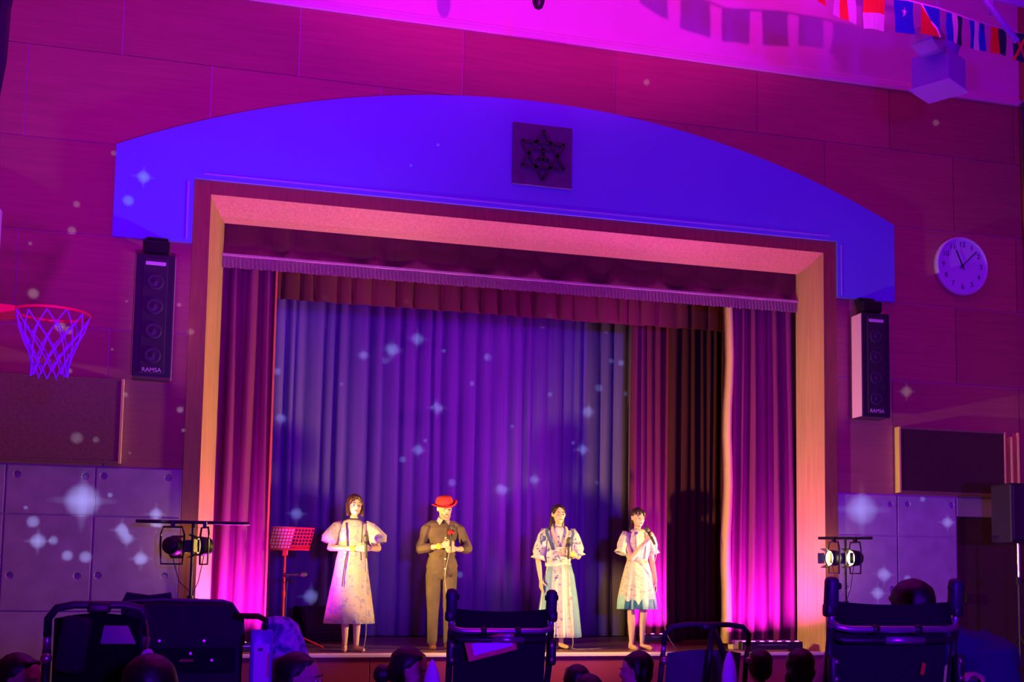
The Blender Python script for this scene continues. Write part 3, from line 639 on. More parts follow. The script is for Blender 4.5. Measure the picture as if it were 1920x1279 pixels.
# box-hooded ceiling lamp
bl = thing('ceiling_box_lamp', 'white box-hooded ceiling lamp hanging behind the bunting', 'lamp', (3.02, -2.9, 5.60), (0, 0, 0.55))
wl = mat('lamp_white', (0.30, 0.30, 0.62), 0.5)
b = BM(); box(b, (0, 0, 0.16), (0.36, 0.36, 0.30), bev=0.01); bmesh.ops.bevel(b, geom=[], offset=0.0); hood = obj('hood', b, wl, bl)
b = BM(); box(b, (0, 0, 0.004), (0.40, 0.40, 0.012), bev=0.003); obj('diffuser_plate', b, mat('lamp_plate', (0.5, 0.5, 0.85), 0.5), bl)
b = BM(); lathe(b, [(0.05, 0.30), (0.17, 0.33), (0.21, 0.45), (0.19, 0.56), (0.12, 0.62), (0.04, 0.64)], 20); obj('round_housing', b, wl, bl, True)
b = BM(); box(b, (-0.30, -0.05, 0.36), (0.22, 0.22, 0.18), rot=(0, 0.3, 0), bev=0.01); obj('ballast_box', b, wl, bl)
b = BM(); tube(b, [(0, 0, 0.6), (0, 0, 3.3)], 0.02, 8); obj('drop_rod', b, wl, bl)
lp = thing('lighting_pipe', 'blue-lit ceiling pipe with diagonal stay at the top corner', 'pipe', (0, 0, 0))
b = BM(); tube(b, [(1.0, -4.1, 5.98), (3.6, -3.9, 5.95)], 0.03, 10); obj('level_pipe', b, wl, lp)
b = BM(); tube(b, [(2.75, -4.0, 5.90), (3.05, -4.0, 5.58)], 0.026, 8); obj('diagonal_stay', b, wl, lp)
b = BM(); tube(b, [(2.84, -3.96, 5.96), (2.84, -3.96, 5.80)], 0.02, 8); obj('stub', b, wl, lp)
for x in (1.3, 3.4):
    b = BM(); tube(b, [(x, -4.08, 5.97), (x, -4.08, 8.9)], 0.012, 6); obj('drop_rod', b, wl, lp)
pd = thing('hanging_microphone', 'small dark capsule hanging at the top edge above the emblem', 'microphone', (-0.75, -3.0, 5.77))
b = BM(); lathe(b, [(0.006, 0.0), (0.035, 0.02), (0.052, 0.07), (0.055, 0.16), (0.04, 0.2), (0.01, 0.22)], 14); obj('capsule', b, black, pd, True)
b = BM(); tube(b, [(0, 0, 0.2), (0, 0, 3.13)], 0.006, 6); obj('hanging_cable', b, black, pd)

# ------------------------------------------------------------------ people
def capsule(bm, p0, p1, r0, r1):
    p0 = Vector(p0); p1 = Vector(p1); t = bmesh.new()
    bmesh.ops.create_icosphere(t, subdivisions=1, radius=r0, matrix=Matrix.Translation(p0))
    bmesh.ops.create_icosphere(t, subdivisions=1, radius=r1, matrix=Matrix.Translation(p1))
    r = bmesh.ops.convex_hull(t, input=t.verts[:])
    dead = [v for v in r['geom_interior'] if isinstance(v, bmesh.types.BMVert)]
    if dead: bmesh.ops.delete(t, geom=dead, context='VERTS')
    lone = [v for v in t.verts if not v.link_faces]
    if lone: bmesh.ops.delete(t, geom=lone, context='VERTS')
    merge(bm, t)
def ellipsoid(bm, c, r, rot=None, sub=2):
    t = bmesh.new(); bmesh.ops.create_icosphere(t, subdivisions=sub, radius=1.0)
    M = Matrix.Translation(c) @ (Euler(rot).to_matrix().to_4x4() if rot else Matrix()) @ Matrix.Diagonal((r[0], r[1], r[2], 1))
    t.transform(M); merge(bm, t)
def fuse(name, parts, voxel, m, parent, smooth=5, label=None):
    """tapered capsules and ellipsoids grown together into one continuous surface"""
    bm = BM()
    for p in parts:
        if p[0] == 'c': capsule(bm, *p[1:])
        else: ellipsoid(bm, *p[1:])
    bmesh.ops.recalc_face_normals(bm, faces=bm.faces[:])
    me = bpy.data.meshes.new('f'); bm.to_mesh(me); bm.free(); o = bpy.data.objects.new('f', me); COL.objects.link(o)
    a = o.modifiers.new('r', 'REMESH'); a.mode = 'VOXEL'; a.voxel_size = voxel
    s = o.modifiers.new('s', 'SMOOTH'); s.factor = 0.5; s.iterations = smooth
    dg = bpy.context.evaluated_depsgraph_get(); nm = bpy.data.meshes.new_from_object(o.evaluated_get(dg))
    bpy.data.objects.remove(o); bpy.data.meshes.remove(me)
    nm.name = name; nm.materials.clear(); nm.materials.append(m)
    for p in nm.polygons: p.use_smooth = True
    r = link(name, nm, parent)
    if label: r['label'] = label
    return r
V = Vector
def hand(wrist, f, n, t, curl=(0.35, 0.5, 0.3), s=1.0, thumb_in=0.4):
    """palm and five fingers; f along the hand, n out of the palm, t towards the thumb"""
    wrist = V(wrist); f = V(f).normalized(); n = V(n); n = (n - f * n.dot(f)).normalized(); t = V(t); t = (t - f * t.dot(f) - n * t.dot(n)).normalized()
    P = []
    offs = [0.028, 0.010, -0.009, -0.027]; lens = [0.066, 0.074, 0.068, 0.053]; kn = [0.086, 0.090, 0.086, 0.078]
    for o, L, k in zip(offs, lens, kn):
        a = wrist + t * o * 0.55 * s + f * 0.008 * s; b = wrist + f * k * s + t * o * s
        P.append(('c', a, b, 0.0125 * s, 0.0105 * s)); th = 0.0; q = b
        for seg, c, r in zip((0.44, 0.31, 0.25), curl, (0.0092, 0.0085, 0.0072)):
            th += c; d = f * math.cos(th) + n * math.sin(th); e = q + d * L * seg * s; P.append(('c', q, e, r * 1.06 * s, r * s)); q = e
    b = wrist + f * 0.028 * s + t * 0.022 * s; d = (f * 0.62 + t * 0.62 + n * thumb_in).normalized(); e = b + d * 0.042 * s
    P.append(('c', wrist + f * 0.012 * s + t * 0.012 * s, b, 0.014 * s, 0.0135 * s)); P.append(('c', b, e, 0.0125 * s, 0.0105 * s))
    d2 = (f * 0.85 + t * 0.12 + n * (thumb_in + 0.35)).normalized(); P.append(('c', e, e + d2 * 0.032 * s, 0.0100 * s, 0.0082 * s))
    return P
def head_parts(c, s=1.0, M=None):
    """c = centre of the head; face towards -Y (before the turn M)"""
    M = M or Matrix(); R = M.to_3x3(); c = V(c)
    def q(x, y, z): return c + R @ V((x * s, y * s, z * s))
    rot = tuple(R.to_euler())
    return [('e', q(0, 0.012, 0.028), (0.074 * s, 0.092 * s, 0.084 * s), rot), ('e', q(0, -0.016, -0.030), (0.060 * s, 0.066 * s, 0.078 * s), rot),
            ('c', q(0, -0.050, -0.090), q(0, -0.058, -0.086), 0.022 * s, 0.020 * s),
            ('c', q(0, -0.076, 0.012), q(0, -0.096, -0.024), 0.008 * s, 0.0125 * s), ('c', q(-0.012, -0.086, -0.026), q(0.012, -0.086, -0.026), 0.008 * s, 0.008 * s),
            ('c', q(-0.036, -0.070, 0.022), q(0.036, -0.070, 0.022), 0.011 * s, 0.011 * s),
            ('c', q(-0.018, -0.073, -0.054), q(0.018, -0.073, -0.054), 0.008 * s, 0.008 * s), ('c', q(-0.014, -0.072, -0.063), q(0.014, -0.072, -0.063), 0.008 * s, 0.008 * s),
            ('e', q(-0.035, -0.052, -0.022), (0.020 * s, 0.022 * s, 0.020 * s)), ('e', q(0.035, -0.052, -0.022), (0.020 * s, 0.022 * s, 0.020 * s)),
            ('c', q(-0.074, 0.012, 0.012), q(-0.072, 0.008, -0.022), 0.013 * s, 0.009 * s), ('c', q(0.074, 0.012, 0.012), q(0.072, 0.008, -0.022), 0.013 * s, 0.009 * s)]
eye_w = mat('eye_white', (0.8, 0.78, 0.72), 0.3); eye_d = mat('eye_dark', (0.02, 0.012, 0.01), 0.25); lip_m = mat('lips', (0.50, 0.13, 0.10), 0.5); brow_m = mat('brow_hair', (0.05, 0.03, 0.02), 0.8)
def face_details(t, c, s, M):
    R = M.to_3x3(); c = V(c)
    def q(x, y, z): return c + R @ V((x * s, y * s, z * s))
    for sx in (-1, 1):
        b = BM(); ellipsoid(b, q(sx * 0.031, -0.0765, 0.000), (0.0135 * s, 0.007 * s, 0.0075 * s), tuple(R.to_euler()), 2); obj('eye', b, eye_w, t, True)
        b = BM(); ellipsoid(b, q(sx * 0.031, -0.0815, 0.000), (0.0068 * s, 0.0035 * s, 0.0068 * s), tuple(R.to_euler()), 2); obj('iris', b, eye_d, t, True)
        b = BM(); tube(b, [q(sx * 0.014, -0.085, 0.020), q(sx * 0.032, -0.084, 0.025), q(sx * 0.050, -0.072, 0.020)], [0.003 * s, 0.0038 * s, 0.002 * s], 6); obj('eyebrow', b, brow_m, t)
    b = BM(); tube(b, [q(-0.022, -0.077, -0.057), q(-0.01, -0.083, -0.058), q(0.01, -0.083, -0.058), q(0.022, -0.077, -0.057)], [0.002 * s, 0.006 * s, 0.006 * s, 0.002 * s], 8); obj('mouth', b, lip_m, t, True)
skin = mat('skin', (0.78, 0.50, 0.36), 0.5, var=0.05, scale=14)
hair_d = mat('hair_dark', (0.035, 0.018, 0.014), 0.38, var=0.4, scale=20, stretch=(6, 6, 0.5), bump=0.25)
def torso_parts(H, wide=1.0, deep=1.0):
    s = H / 1.6
    return [('e', (0, 0, 1.20 * s), (0.140 * s * wide, 0.092 * s * deep, 0.135 * s)), ('e', (0, -0.004, 1.03 * s), (0.115 * s * wide, 0.085 * s * deep, 0.13 * s)), ('e', (0, 0.004, 0.87 * s), (0.148 * s * wide, 0.10 * s * deep, 0.12 * s)),
            ('c', (-0.10 * s * wide, 0.008, 1.285 * s), (0.10 * s * wide, 0.008, 1.285 * s), 0.05 * s, 0.05 * s), ('c', (0, 0.012, 1.28 * s), (0, -0.004, 1.41 * s), 0.052 * s, 0.044 * s)]
def leg_parts(H, sx, foot_x=0.07, toe=0.015, inflate=0.0, foot=True, fy=0.0):
    s = H / 1.6; i = inflate
    P = [('c', (sx * 0.082 * s, 0.004, 0.83 * s), (sx * 0.076 * s, -0.006, 0.46 * s), 0.078 * s + i, 0.050 * s + i), ('c', (sx * 0.076 * s, -0.004, 0.46 * s), (sx * (foot_x + 0.002), 0.016 + fy * 0.5, 0.32 * s), 0.048 * s + i, 0.052 * s + i),
         ('c', (sx * (foot_x + 0.002), 0.016 + fy * 0.5, 0.32 * s), (sx * foot_x, 0.012 + fy, 0.085 * s), 0.050 * s + i, 0.030 * s + i)]
    if foot: P += [('c', (sx * foot_x, 0.02 + fy, 0.08 * s), (sx * foot_x, 0.04 + fy, 0.036), 0.03, 0.030), ('c', (sx * foot_x, 0.03 + fy, 0.034), (sx * (foot_x + toe), -0.13 + fy, 0.026), 0.030, 0.025), ('c', (sx * (foot_x + toe), -0.13 + fy, 0.026), (sx * (foot_x + toe * 1.2), -0.165 + fy, 0.021), 0.025, 0.018)]
    return P
def arm_parts(sh, el, wr, i=0.0, k=1.0): return [('c', sh, el, 0.046 * k + i, 0.035 * k + i), ('c', el, V(el).lerp(V(wr), 0.35), 0.036 * k + i, 0.034 * k + i), ('c', V(el).lerp(V(wr), 0.35), wr, 0.034 * k + i, 0.024 * k + i)]
def ring(cx, cy, z, rx, ry, n=64, amp=0.0, folds=12, ph=0.0, seed=0):
    R = []
    for k in range(n):
        a = 2 * PI * k / n; f = 1 + amp * (math.sin(folds * a + ph) + 0.45 * math.sin((folds * 0.5 + 1) * a + ph * 1.7 + seed))
        R.append((cx + rx * f * math.cos(a), cy + ry * f * math.sin(a), z))
    return R
def garment(name, rings, m, parent, th=0.006, label=None):
    t = bmesh.new(); loft(t, rings, False, False); bmesh.ops.recalc_face_normals(t, faces=t.faces[:])
    bmesh.ops.solidify(t, geom=t.faces[:], thickness=th); b = BM(); merge(b, t); return obj(name, b, m, parent, True, label)
def sleeve(name, pts, rs, m, parent, n=24, amp=0.06, folds=7, th=0.004):
    """puffed cloth tube along the arm, open at both ends"""
    pts = [V(p) for p in pts]; rings = []; up = None
    for i, p in enumerate(pts):
        a = pts[max(0, i - 1)]; b = pts[min(len(pts) - 1, i + 1)]; tng = (b - a).normalized()
        if up is None: up = V((0, 1, 0))
        up = (up - tng * up.dot(tng)).normalized(); sd = tng.cross(up)
        rings.append([p + (up * math.cos(2 * PI * k / n) + sd * math.sin(2 * PI * k / n)) * rs[i] * (1 + amp * math.sin(folds * 2 * PI * k / n + i)) for k in range(n)])
    return garment(name, rings, m, parent, th)
def cable(t, pts, m=None, r=0.0045, name='cable'):
    P = [V(p) for p in pts]; out = []
    for i in range(len(P) - 1):
        p0 = P[max(0, i - 1)]; p1 = P[i]; p2 = P[i + 1]; p3 = P[min(len(P) - 1, i + 2)]
        for k in range(5):
            u = k / 5; out.append(0.5 * ((2 * p1) + (p2 - p0) * u + (2 * p0 - 5 * p1 + 4 * p2 - p3) * u * u + (3 * p1 - p0 - 3 * p2 + p3) * u ** 3))
    out.append(P[-1]); b = BM(); tube(b, out, r, 5); return obj(name, b, m or black, t, True)
def microphone(label, pos, base, tip, cab):
    t = thing('handheld_microphone', label, 'microphone', pos, group='performers\' microphones')
    mic_parts(t, base, tip); cable(t, [base] + cab, MATS.get('cable_grey') or mat('cable_grey', (0.35, 0.33, 0.32), 0.6), 0.0045); return t
def print_mat(name, base, c2, c3, scale, thr=0.5, zband=None, zcol=None):
    """printed cotton: blotches of two colours on a base; optional band of colour below a height (object Z)"""
    m = bpy.data.materials.new(name); m.use_nodes = True; nt = m.node_tree; N = nt.nodes; L = nt.links; b = N['Principled BSDF']; b.inputs['Roughness'].default_value = 0.8
    tc = N.new('ShaderNodeTexCoord'); src = tc.outputs['Object']
    n1 = N.new('ShaderNodeTexNoise'); n1.inputs['Scale'].default_value = scale; n1.inputs['Detail'].default_value = 5; n1.inputs['Distortion'].default_value = 1.2; L.new(src, n1.inputs['Vector'])
    r = N.new('ShaderNodeValToRGB'); e = r.color_ramp.elements; e[0].position = thr - 0.10; e[0].color = (*c2, 1); e[1].position = thr + 0.02; e[1].color = (*base, 1)
    x = e.new(thr + 0.16); x.color = (*c3, 1); L.new(n1.outputs['Fac'], r.inputs[0]); out = r.outputs[0]
    if zband is not None:
        sp = N.new('ShaderNodeSeparateXYZ'); L.new(src, sp.inputs[0])
        n2 = N.new('ShaderNodeTexNoise'); n2.inputs['Scale'].default_value = 11; n2.inputs['Detail'].default_value = 1; mp = N.new('ShaderNodeMapping'); mp.inputs['Scale'].default_value = (1, 1, 0.05); L.new(src, mp.inputs[0]); L.new(mp.outputs[0], n2.inputs['Vector'])
        ma = N.new('ShaderNodeMath'); ma.operation = 'MULTIPLY_ADD'; ma.inputs[1].default_value = 0.30; L.new(n2.outputs['Fac'], ma.inputs[0]); ma.inputs[2].default_value = zband - 0.15
        lt = N.new('ShaderNodeMath'); lt.operation = 'LESS_THAN'; L.new(sp.outputs[2], lt.inputs[0]); L.new(ma.outputs[0], lt.inputs[1])
        r2 = N.new('ShaderNodeValToRGB'); r2.color_ramp.elements[0].color = (*zcol[0], 1); r2.color_ramp.elements[1].color = (*zcol[1], 1); r2.color_ramp.elements[0].position = 0.47; r2.color_ramp.elements[1].position = 0.52; L.new(n2.outputs['Fac'], r2.inputs[0])
        mx = N.new('ShaderNodeMix'); mx.data_type = 'RGBA'; L.new(lt.outputs[0], mx.inputs[0]); L.new(out, mx.inputs[6]); L.new(r2.outputs[0], mx.inputs[7]); out = mx.outputs[2]
    L.new(out, b.inputs['Base Color']); MATS[name] = m; return m
yellow = mat('yellow_band', (0.95, 0.85, 0.05), 0.5)
def wristband(t, el, wr, m=yellow, r=0.031):
    a = V(el).lerp(V(wr), 0.86); c = V(el).lerp(V(wr), 1.0); b = BM(); tube(b, [a, c], r, 16); return obj('wristband', b, m, t, True)

# ---- 1: woman in the long pale print dress, both hands at her waist
p1 = thing('person', 'woman in a long pale print dress holding a microphone at her waist, short dark bob', 'person', (-1.81, 0.42, ZS), (0, 0, 0.0))
M = Matrix.Rotation(0.16, 4, 'Z'); HC = (0.005, -0.012, 1.495)
shl, shr = (-0.155, 0, 1.285), (0.155, 0, 1.285); ell, elr = (-0.235, -0.02, 1.055), (0.255, -0.03, 1.055); wrl, wrr = (0.005, -0.175, 1.045), (0.165, -0.165, 1.05)
body = head_parts(HC, 1.0, M) + torso_parts(1.6) + leg_parts(1.6, -1, 0.055, 0.02) + leg_parts(1.6, 1, 0.06, 0.05) + arm_parts(shl, ell, wrl) + arm_parts(shr, elr, wrr)
body += hand(wrl, (0.9, -0.25, 0.05), (0.15, 0.9, 0.1), (0, 0, 1), (0.7, 0.9, 0.6)) + hand(wrr, (-0.9, -0.35, 0.0), (-0.1, 0.9, 0), (0, 0, 1), (1.0, 1.2, 0.8))
fuse('body', body, 0.0062, skin, p1, 3)
face_details(p1, HC, 1.0, M)
hq = lambda x, y, z: V(HC) + M.to_3x3() @ V((x, y, z))
fuse('hair', [('e', hq(0, 0.022, 0.042), (0.087, 0.096, 0.086)), ('e', hq(0, 0.045, -0.02), (0.088, 0.07, 0.10)), ('c', hq(-0.078, 0.0, 0.02), hq(-0.078, -0.025, -0.095), 0.026, 0.022), ('c', hq(0.078, 0.0, 0.02), hq(0.076, -0.025, -0.10), 0.024, 0.020),
              ('c', hq(-0.045, -0.07, 0.065), hq(-0.07, -0.05, 0.02), 0.020, 0.012), ('c', hq(0.0, -0.068, 0.082), hq(0.062, -0.045, 0.055), 0.016, 0.012), ('c', hq(-0.02, -0.062, 0.086), hq(0.02, -0.062, 0.086), 0.017, 0.017)], 0.007, mat('hair_brown', (0.07, 0.028, 0.018), 0.35, var=0.4, scale=20, stretch=(6, 6, 0.5), bump=0.2), p1, 4)
dm1 = print_mat('dress_print', (0.62, 0.52, 0.52), (0.36, 0.32, 0.52), (0.58, 0.44, 0.36), 15, 0.48)
prof = [(1.355, 0.062, 0.055), (1.335, 0.095, 0.070), (1.30, 0.145, 0.084), (1.22, 0.165, 0.105), (1.12, 0.150, 0.110), (1.03, 0.138, 0.105), (0.93, 0.160, 0.120), (0.78, 0.190, 0.145), (0.60, 0.222, 0.175), (0.42, 0.250, 0.205), (0.285, 0.270, 0.225)]
R_ = []
for i, (z, rx, ry) in enumerate(prof): f = max(0, (1.0 - z)) ; R_.append(ring(-0.01 - 0.02 * f, 0.0, z, rx * (0.95 if z < 0.9 else 1), ry, 72, 0.05 * f, 9, 0.6 + 0.3 * f))
garment('dress', R_, dm1, p1)
sleeve('sleeve', [(-0.11, 0, 1.30), (-0.16, -0.005, 1.265), (-0.20, -0.01, 1.21), (-0.235, -0.012, 1.15), (-0.248, -0.015, 1.105)], [0.050, 0.066, 0.078, 0.092, 0.074], dm1, p1)
sleeve('sleeve', [(0.11, 0, 1.30), (0.165, -0.005, 1.265), (0.21, -0.01, 1.21), (0.25, -0.015, 1.15), (0.262, -0.02, 1.105)], [0.050, 0.066, 0.080, 0.096, 0.076], dm1, p1)
pipe = mat('dark_piping', (0.05, 0.045, 0.08), 0.7)
for sx in (-1, 1):
    pts = [(sx * 0.085, -0.085, 1.315), (sx * 0.078, -0.113, 1.22), (sx * 0.074, -0.12, 1.12), (sx * 0.068, -0.118, 1.02)] + ([(-0.085, -0.132, 0.93), (-0.105, -0.155, 0.78), (-0.115, -0.178, 0.66)] if sx < 0 else [(0.075, -0.132, 0.93)])
    b = BM(); tube(b, pts, 0.006, 6); obj('piping', b, pipe, p1, True)
b = BM(); tube(b, [(0.066 * math.cos(k * PI / 12), -0.004 + 0.060 * math.sin(k * PI / 12), 1.352) for k in range(24)], 0.008, 6, closed=True); obj('neckline_trim', b, pipe, p1, True)
wristband(p1, ell, wrl)
shoe_m = mat('beige_shoe', (0.62, 0.36, 0.26), 0.45)
for fx, tx in ((-0.055, -0.075), (0.06, 0.11)):
    fuse('shoe', [('c', (fx, 0.045, 0.030), (fx + (tx - fx) * 0.5, -0.05, 0.022), 0.032, 0.032), ('c', (fx + (tx - fx) * 0.5, -0.06, 0.022), (tx, -0.165, 0.022), 0.033, 0.026)], 0.006, shoe_m, p1, 2)
microphone('black cabled microphone held at the waist of the woman in the long pale dress', (-1.81, 0.42, ZS), (0.118, -0.222, 0.95), (0.095, -0.235, 1.25), [(0.125, -0.21, 0.85), (0.11, -0.24, 0.6), (0.13, -0.25, 0.25), (0.10, -0.22, 0.02), (0.0, 0.0, 0.006), (-0.3, 0.3, 0.006)])

# ---- 2: man with the red hat
p2 = thing('person', 'bearded man in dark clothes and red hat holding a red flower at his chest', 'person', (-0.83, 0.75, ZS), (0, 0, 0.0))
M = Matrix.Rotation(0.22, 4, 'Z') @ Matrix.Rotation(0.10, 4, 'Y'); HC = (0.015, -0.02, 1.50)
ell, elr = (-0.255, -0.02, 1.07), (0.275, -0.03, 1.08); wrl, wrr = (-0.045, -0.20, 1.10), (0.125, -0.19, 1.07); shl, shr = (-0.175, 0, 1.285), (0.18, 0, 1.285)
body = head_parts(HC, 1.04, M) + torso_parts(1.64, 0.98, 1.05) + leg_parts(1.64, -1, 0.075, 0.02) + leg_parts(1.64, 1, 0.08, 0.04) + arm_parts(shl, ell, wrl, k=1.12) + arm_parts(shr, elr, wrr, k=1.12)
body += hand(wrl, (0.85, -0.3, 0.25), (0.1, 0.9, -0.2), (-0.2, 0, 1), (0.5, 0.7, 0.5), 1.08) + hand(wrr, (-0.9, -0.3, -0.05), (0, 0.9, 0.2), (0, 0.1, 1), (0.9, 1.1, 0.8), 1.08)
fuse('body', body, 0.0065, skin, p2, 3)
face_details(p2, HC, 1.04, M)
hq = lambda x, y, z: V(HC) + M.to_3x3() @ V((x, y, z))
beard = mat('beard_grey', (0.48, 0.33, 0.22), 0.9)
fuse('beard', [('c', hq(-0.045, -0.045, -0.06), hq(-0.02, -0.068, -0.098), 0.018, 0.02), ('c', hq(0.045, -0.045, -0.06), hq(0.02, -0.068, -0.098), 0.018, 0.02), ('c', hq(-0.02, -0.068, -0.100), hq(0.02, -0.068, -0.100), 0.021, 0.021), ('c', hq(-0.024, -0.084, -0.046), hq(0.024, -0.084, -0.046), 0.007, 0.007)], 0.006, beard, p2, 3)
hat = mat('red_felt', (0.80, 0.035, 0.05), 0.85, var=0.08, scale=30)
HM = Matrix.Translation(hq(0, 0.012, 0.050)) @ M.to_3x3().to_4x4() @ Matrix.Rotation(0.20, 4, 'X') @ Matrix.Rotation(-0.34, 4, 'Y')
t_ = bmesh.new()
rings = []
for r, z in [(0.142, -0.006), (0.147, 0.002), (0.130, 0.006), (0.103, 0.006), (0.102, 0.032), (0.095, 0.066), (0.078, 0.092), (0.045, 0.104), (0.006, 0.100)]:
    rings.append([(r * math.cos(k * PI / 16) * 0.94, r * math.sin(k * PI / 16) * 1.08, z + (0.030 * math.cos(k * PI / 16) ** 2 if r > 0.11 else 0)) for k in range(32)])
loft(t_, rings); t_.transform(HM); b = BM(); merge(b, t_); obj('hat', b, hat, p2, True)
t_ = bmesh.new(); loft(t_, [[(r * math.cos(k * PI / 16) * 0.94, r * math.sin(k * PI / 16) * 1.08, z) for k in range(32)] for r, z in ((0.105, 0.008), (0.104, 0.030))]); t_.transform(HM); b = BM(); merge(b, t_); obj('hat_band', b, mat('hat_band', (0.45, 0.01, 0.03), 0.6), p2, True)
shirt = mat('olive_shirt', (0.13, 0.088, 0.062), 0.8, var=0.25, scale=6, bump=0.3, bscale=9); trou = mat('olive_trousers', (0.12, 0.082, 0.058), 0.85, var=0.25, scale=5, bump=0.35, bscale=10)
s = 1.64 / 1.6
fuse('shirt', [('e', (0, 0, 1.20 * s), (0.172, 0.125, 0.145)), ('e', (0, -0.01, 1.04 * s), (0.160, 0.130, 0.15)), ('e', (0, -0.002, 0.87 * s), (0.176, 0.130, 0.17)), ('c', (-0.128, 0.008, 1.288 * s), (0.128, 0.008, 1.288 * s), 0.064, 0.064), ('c', (0, 0.012, 1.31 * s), (0, 0.008, 1.375 * s), 0.066, 0.058)]
     + [('c', shl, ell, 0.068, 0.058), ('c', ell, V(ell).lerp(V(wrl), 0.5), 0.058, 0.050), ('c', shr, elr, 0.068, 0.058), ('c', elr, V(elr).lerp(V(wrr), 0.45), 0.058, 0.050)], 0.008, shirt, p2, 4)
fuse('trousers', [('e', (0, 0.004, 0.84 * s), (0.166, 0.122, 0.10)), ('c', (-0.085, 0.004, 0.80 * s), (-0.085, -0.006, 0.46 * s), 0.100, 0.080), ('c', (-0.085, -0.006, 0.46 * s), (-0.085, 0.01, 0.09), 0.074, 0.062), ('c', (0.085, 0.004, 0.80 * s), (0.088, -0.006, 0.46 * s), 0.100, 0.080), ('c', (0.088, -0.006, 0.46 * s), (0.092, 0.01, 0.09), 0.074, 0.062)], 0.009, trou, p2, 4)
collar = mat('white_collar', (0.85, 0.82, 0.78), 0.7)
for sx in (-1, 1):
    t_ = bmesh.new(); vs = [t_.verts.new(v) for v in [(sx * 0.010, -0.082, 1.385), (sx * 0.058, -0.045, 1.415), (sx * 0.072, -0.052, 1.375), (sx * 0.048, -0.098, 1.330)]]; t_.faces.new(vs); bmesh.ops.solidify(t_, geom=t_.faces[:], thickness=0.006); b = BM(); merge(b, t_); obj('collar', b, collar, p2)
b = BM(); span(b, 0.0, 0.022, -0.142, -0.128, 0.78, 1.30, 0.002); obj('placket', b, shirt, p2)
for z in (0.86, 0.965, 1.19): b = BM(); lathe(b, [(0.009, 0), (0.009, 0.005)], 10, Matrix.Translation((0.012, -0.142, z)) @ Matrix.Rotation(PI / 2, 4, 'X')); obj('button', b, collar, p2)
wristband(p2, ell, wrl, r=0.034)
brown = mat('brown_shoe', (0.20, 0.07, 0.04), 0.4)
for fx, tx in ((-0.078, -0.10), (0.085, 0.13)): fuse('shoe', [('c', (fx, 0.05, 0.036), ((fx + tx) / 2, -0.05, 0.034), 0.042, 0.042), ('c', ((fx + tx) / 2, -0.05, 0.034), (tx, -0.175, 0.030), 0.042, 0.034)], 0.008, brown, p2, 2)
ro = thing('red_rose', 'red flower held upright in front of the man in the hat', 'flower', (-0.83, 0.75, ZS))
b = BM()
for k in range(9):
    a = k * 2.4; r = 0.006 + 0.0028 * k; ellipsoid(b, (0.045 + r * math.cos(a), -0.245 + r * math.sin(a), 1.255 - 0.002 * k), (0.014, 0.014, 0.024), (0.3 * math.sin(a), -0.3 * math.cos(a), 0), 1)
obj('petals', b, mat('rose_red', (0.80, 0.02, 0.03), 0.6), ro, True)
b = BM(); tube(b, [(0.045, -0.245, 1.24), (0.055, -0.25, 1.15), (0.06, -0.24, 1.02)], 0.004, 6); obj('stem', b, mat('stem_green', (0.05, 0.16, 0.04), 0.6), ro)
microphone('black cabled microphone held under the chin of the man in the red hat', (-0.83, 0.75, ZS), (0.045, -0.255, 1.10), (0.085, -0.19, 1.36), [(0.02, -0.26, 0.95), (0.0, -0.22, 0.75), (0.05, -0.22, 0.5), (0.13, -0.25, 0.45), (0.10, -0.25, 0.2), (0.06, -0.3, 0.006), (0.4, 0.2, 0.006)])

# ---- 3: woman with blue and white outfit
p3 = thing('person', 'woman in a blue and white print blouse and ankle-length skirt, one arm hanging', 'person', (0.48, 0.80, ZS), (0, 0, -0.05))
M = Matrix.Rotation(0.10, 4, 'Z'); HC = (0.0, -0.012, 1.485)
shl, shr = (-0.155, 0, 1.28), (0.155, 0, 1.28); ell, elr = (-0.225, 0.0, 0.985), (0.225, -0.03, 1.02); wrl, wrr = (-0.205, -0.06, 0.765), (0.10, -0.19, 1.045)
body = head_parts(HC, 0.99, M) + torso_parts(1.58) + leg_parts(1.58, -1, 0.06, 0.02) + leg_parts(1.58, 1, 0.05, 0.03) + arm_parts(shl, ell, wrl) + arm_parts(shr, elr, wrr)
body += hand(wrl, (0.0, -0.12, -1), (0.9, 0.2, 0), (0.1, -1, 0), (0.25, 0.35, 0.25)) + hand(wrr, (-0.85, -0.35, 0.25), (0.0, 0.9, -0.1), (0.1, 0, 1), (1.1, 1.3, 0.9))
fuse('body', body, 0.0062, skin, p3, 3)
face_details(p3, HC, 0.99, M)
hq = lambda x, y, z: V(HC) + M.to_3x3() @ V((x, y, z))
fuse('hair', [('e', hq(0, 0.025, 0.045), (0.083, 0.092, 0.078)), ('e', hq(0, 0.050, -0.01), (0.080, 0.062, 0.09)), ('c', hq(-0.055, 0.045, -0.03), hq(-0.085, 0.03, -0.16), 0.042, 0.030), ('c', hq(0.05, 0.055, -0.03), hq(0.065, 0.06, -0.14), 0.035, 0.026), ('c', hq(-0.05, -0.055, 0.065), hq(-0.072, -0.02, 0.01), 0.017, 0.012), ('c', hq(0.03, -0.06, 0.072), hq(0.07, -0.02, 0.02), 0.017, 0.012)], 0.007, hair_d, p3, 4)
pm = print_mat('blouse_print', (0.70, 0.66, 0.72), (0.08, 0.10, 0.34), (0.72, 0.62, 0.66), 17, 0.45); blue_c = mat('blue_cloth', (0.16, 0.28, 0.52), 0.75, var=0.1, scale=8); sky_c = mat('pale_blue_cloth', (0.22, 0.42, 0.60), 0.75, var=0.12, scale=6); white_c = mat('white_cloth', (0.82, 0.80, 0.76), 0.75)
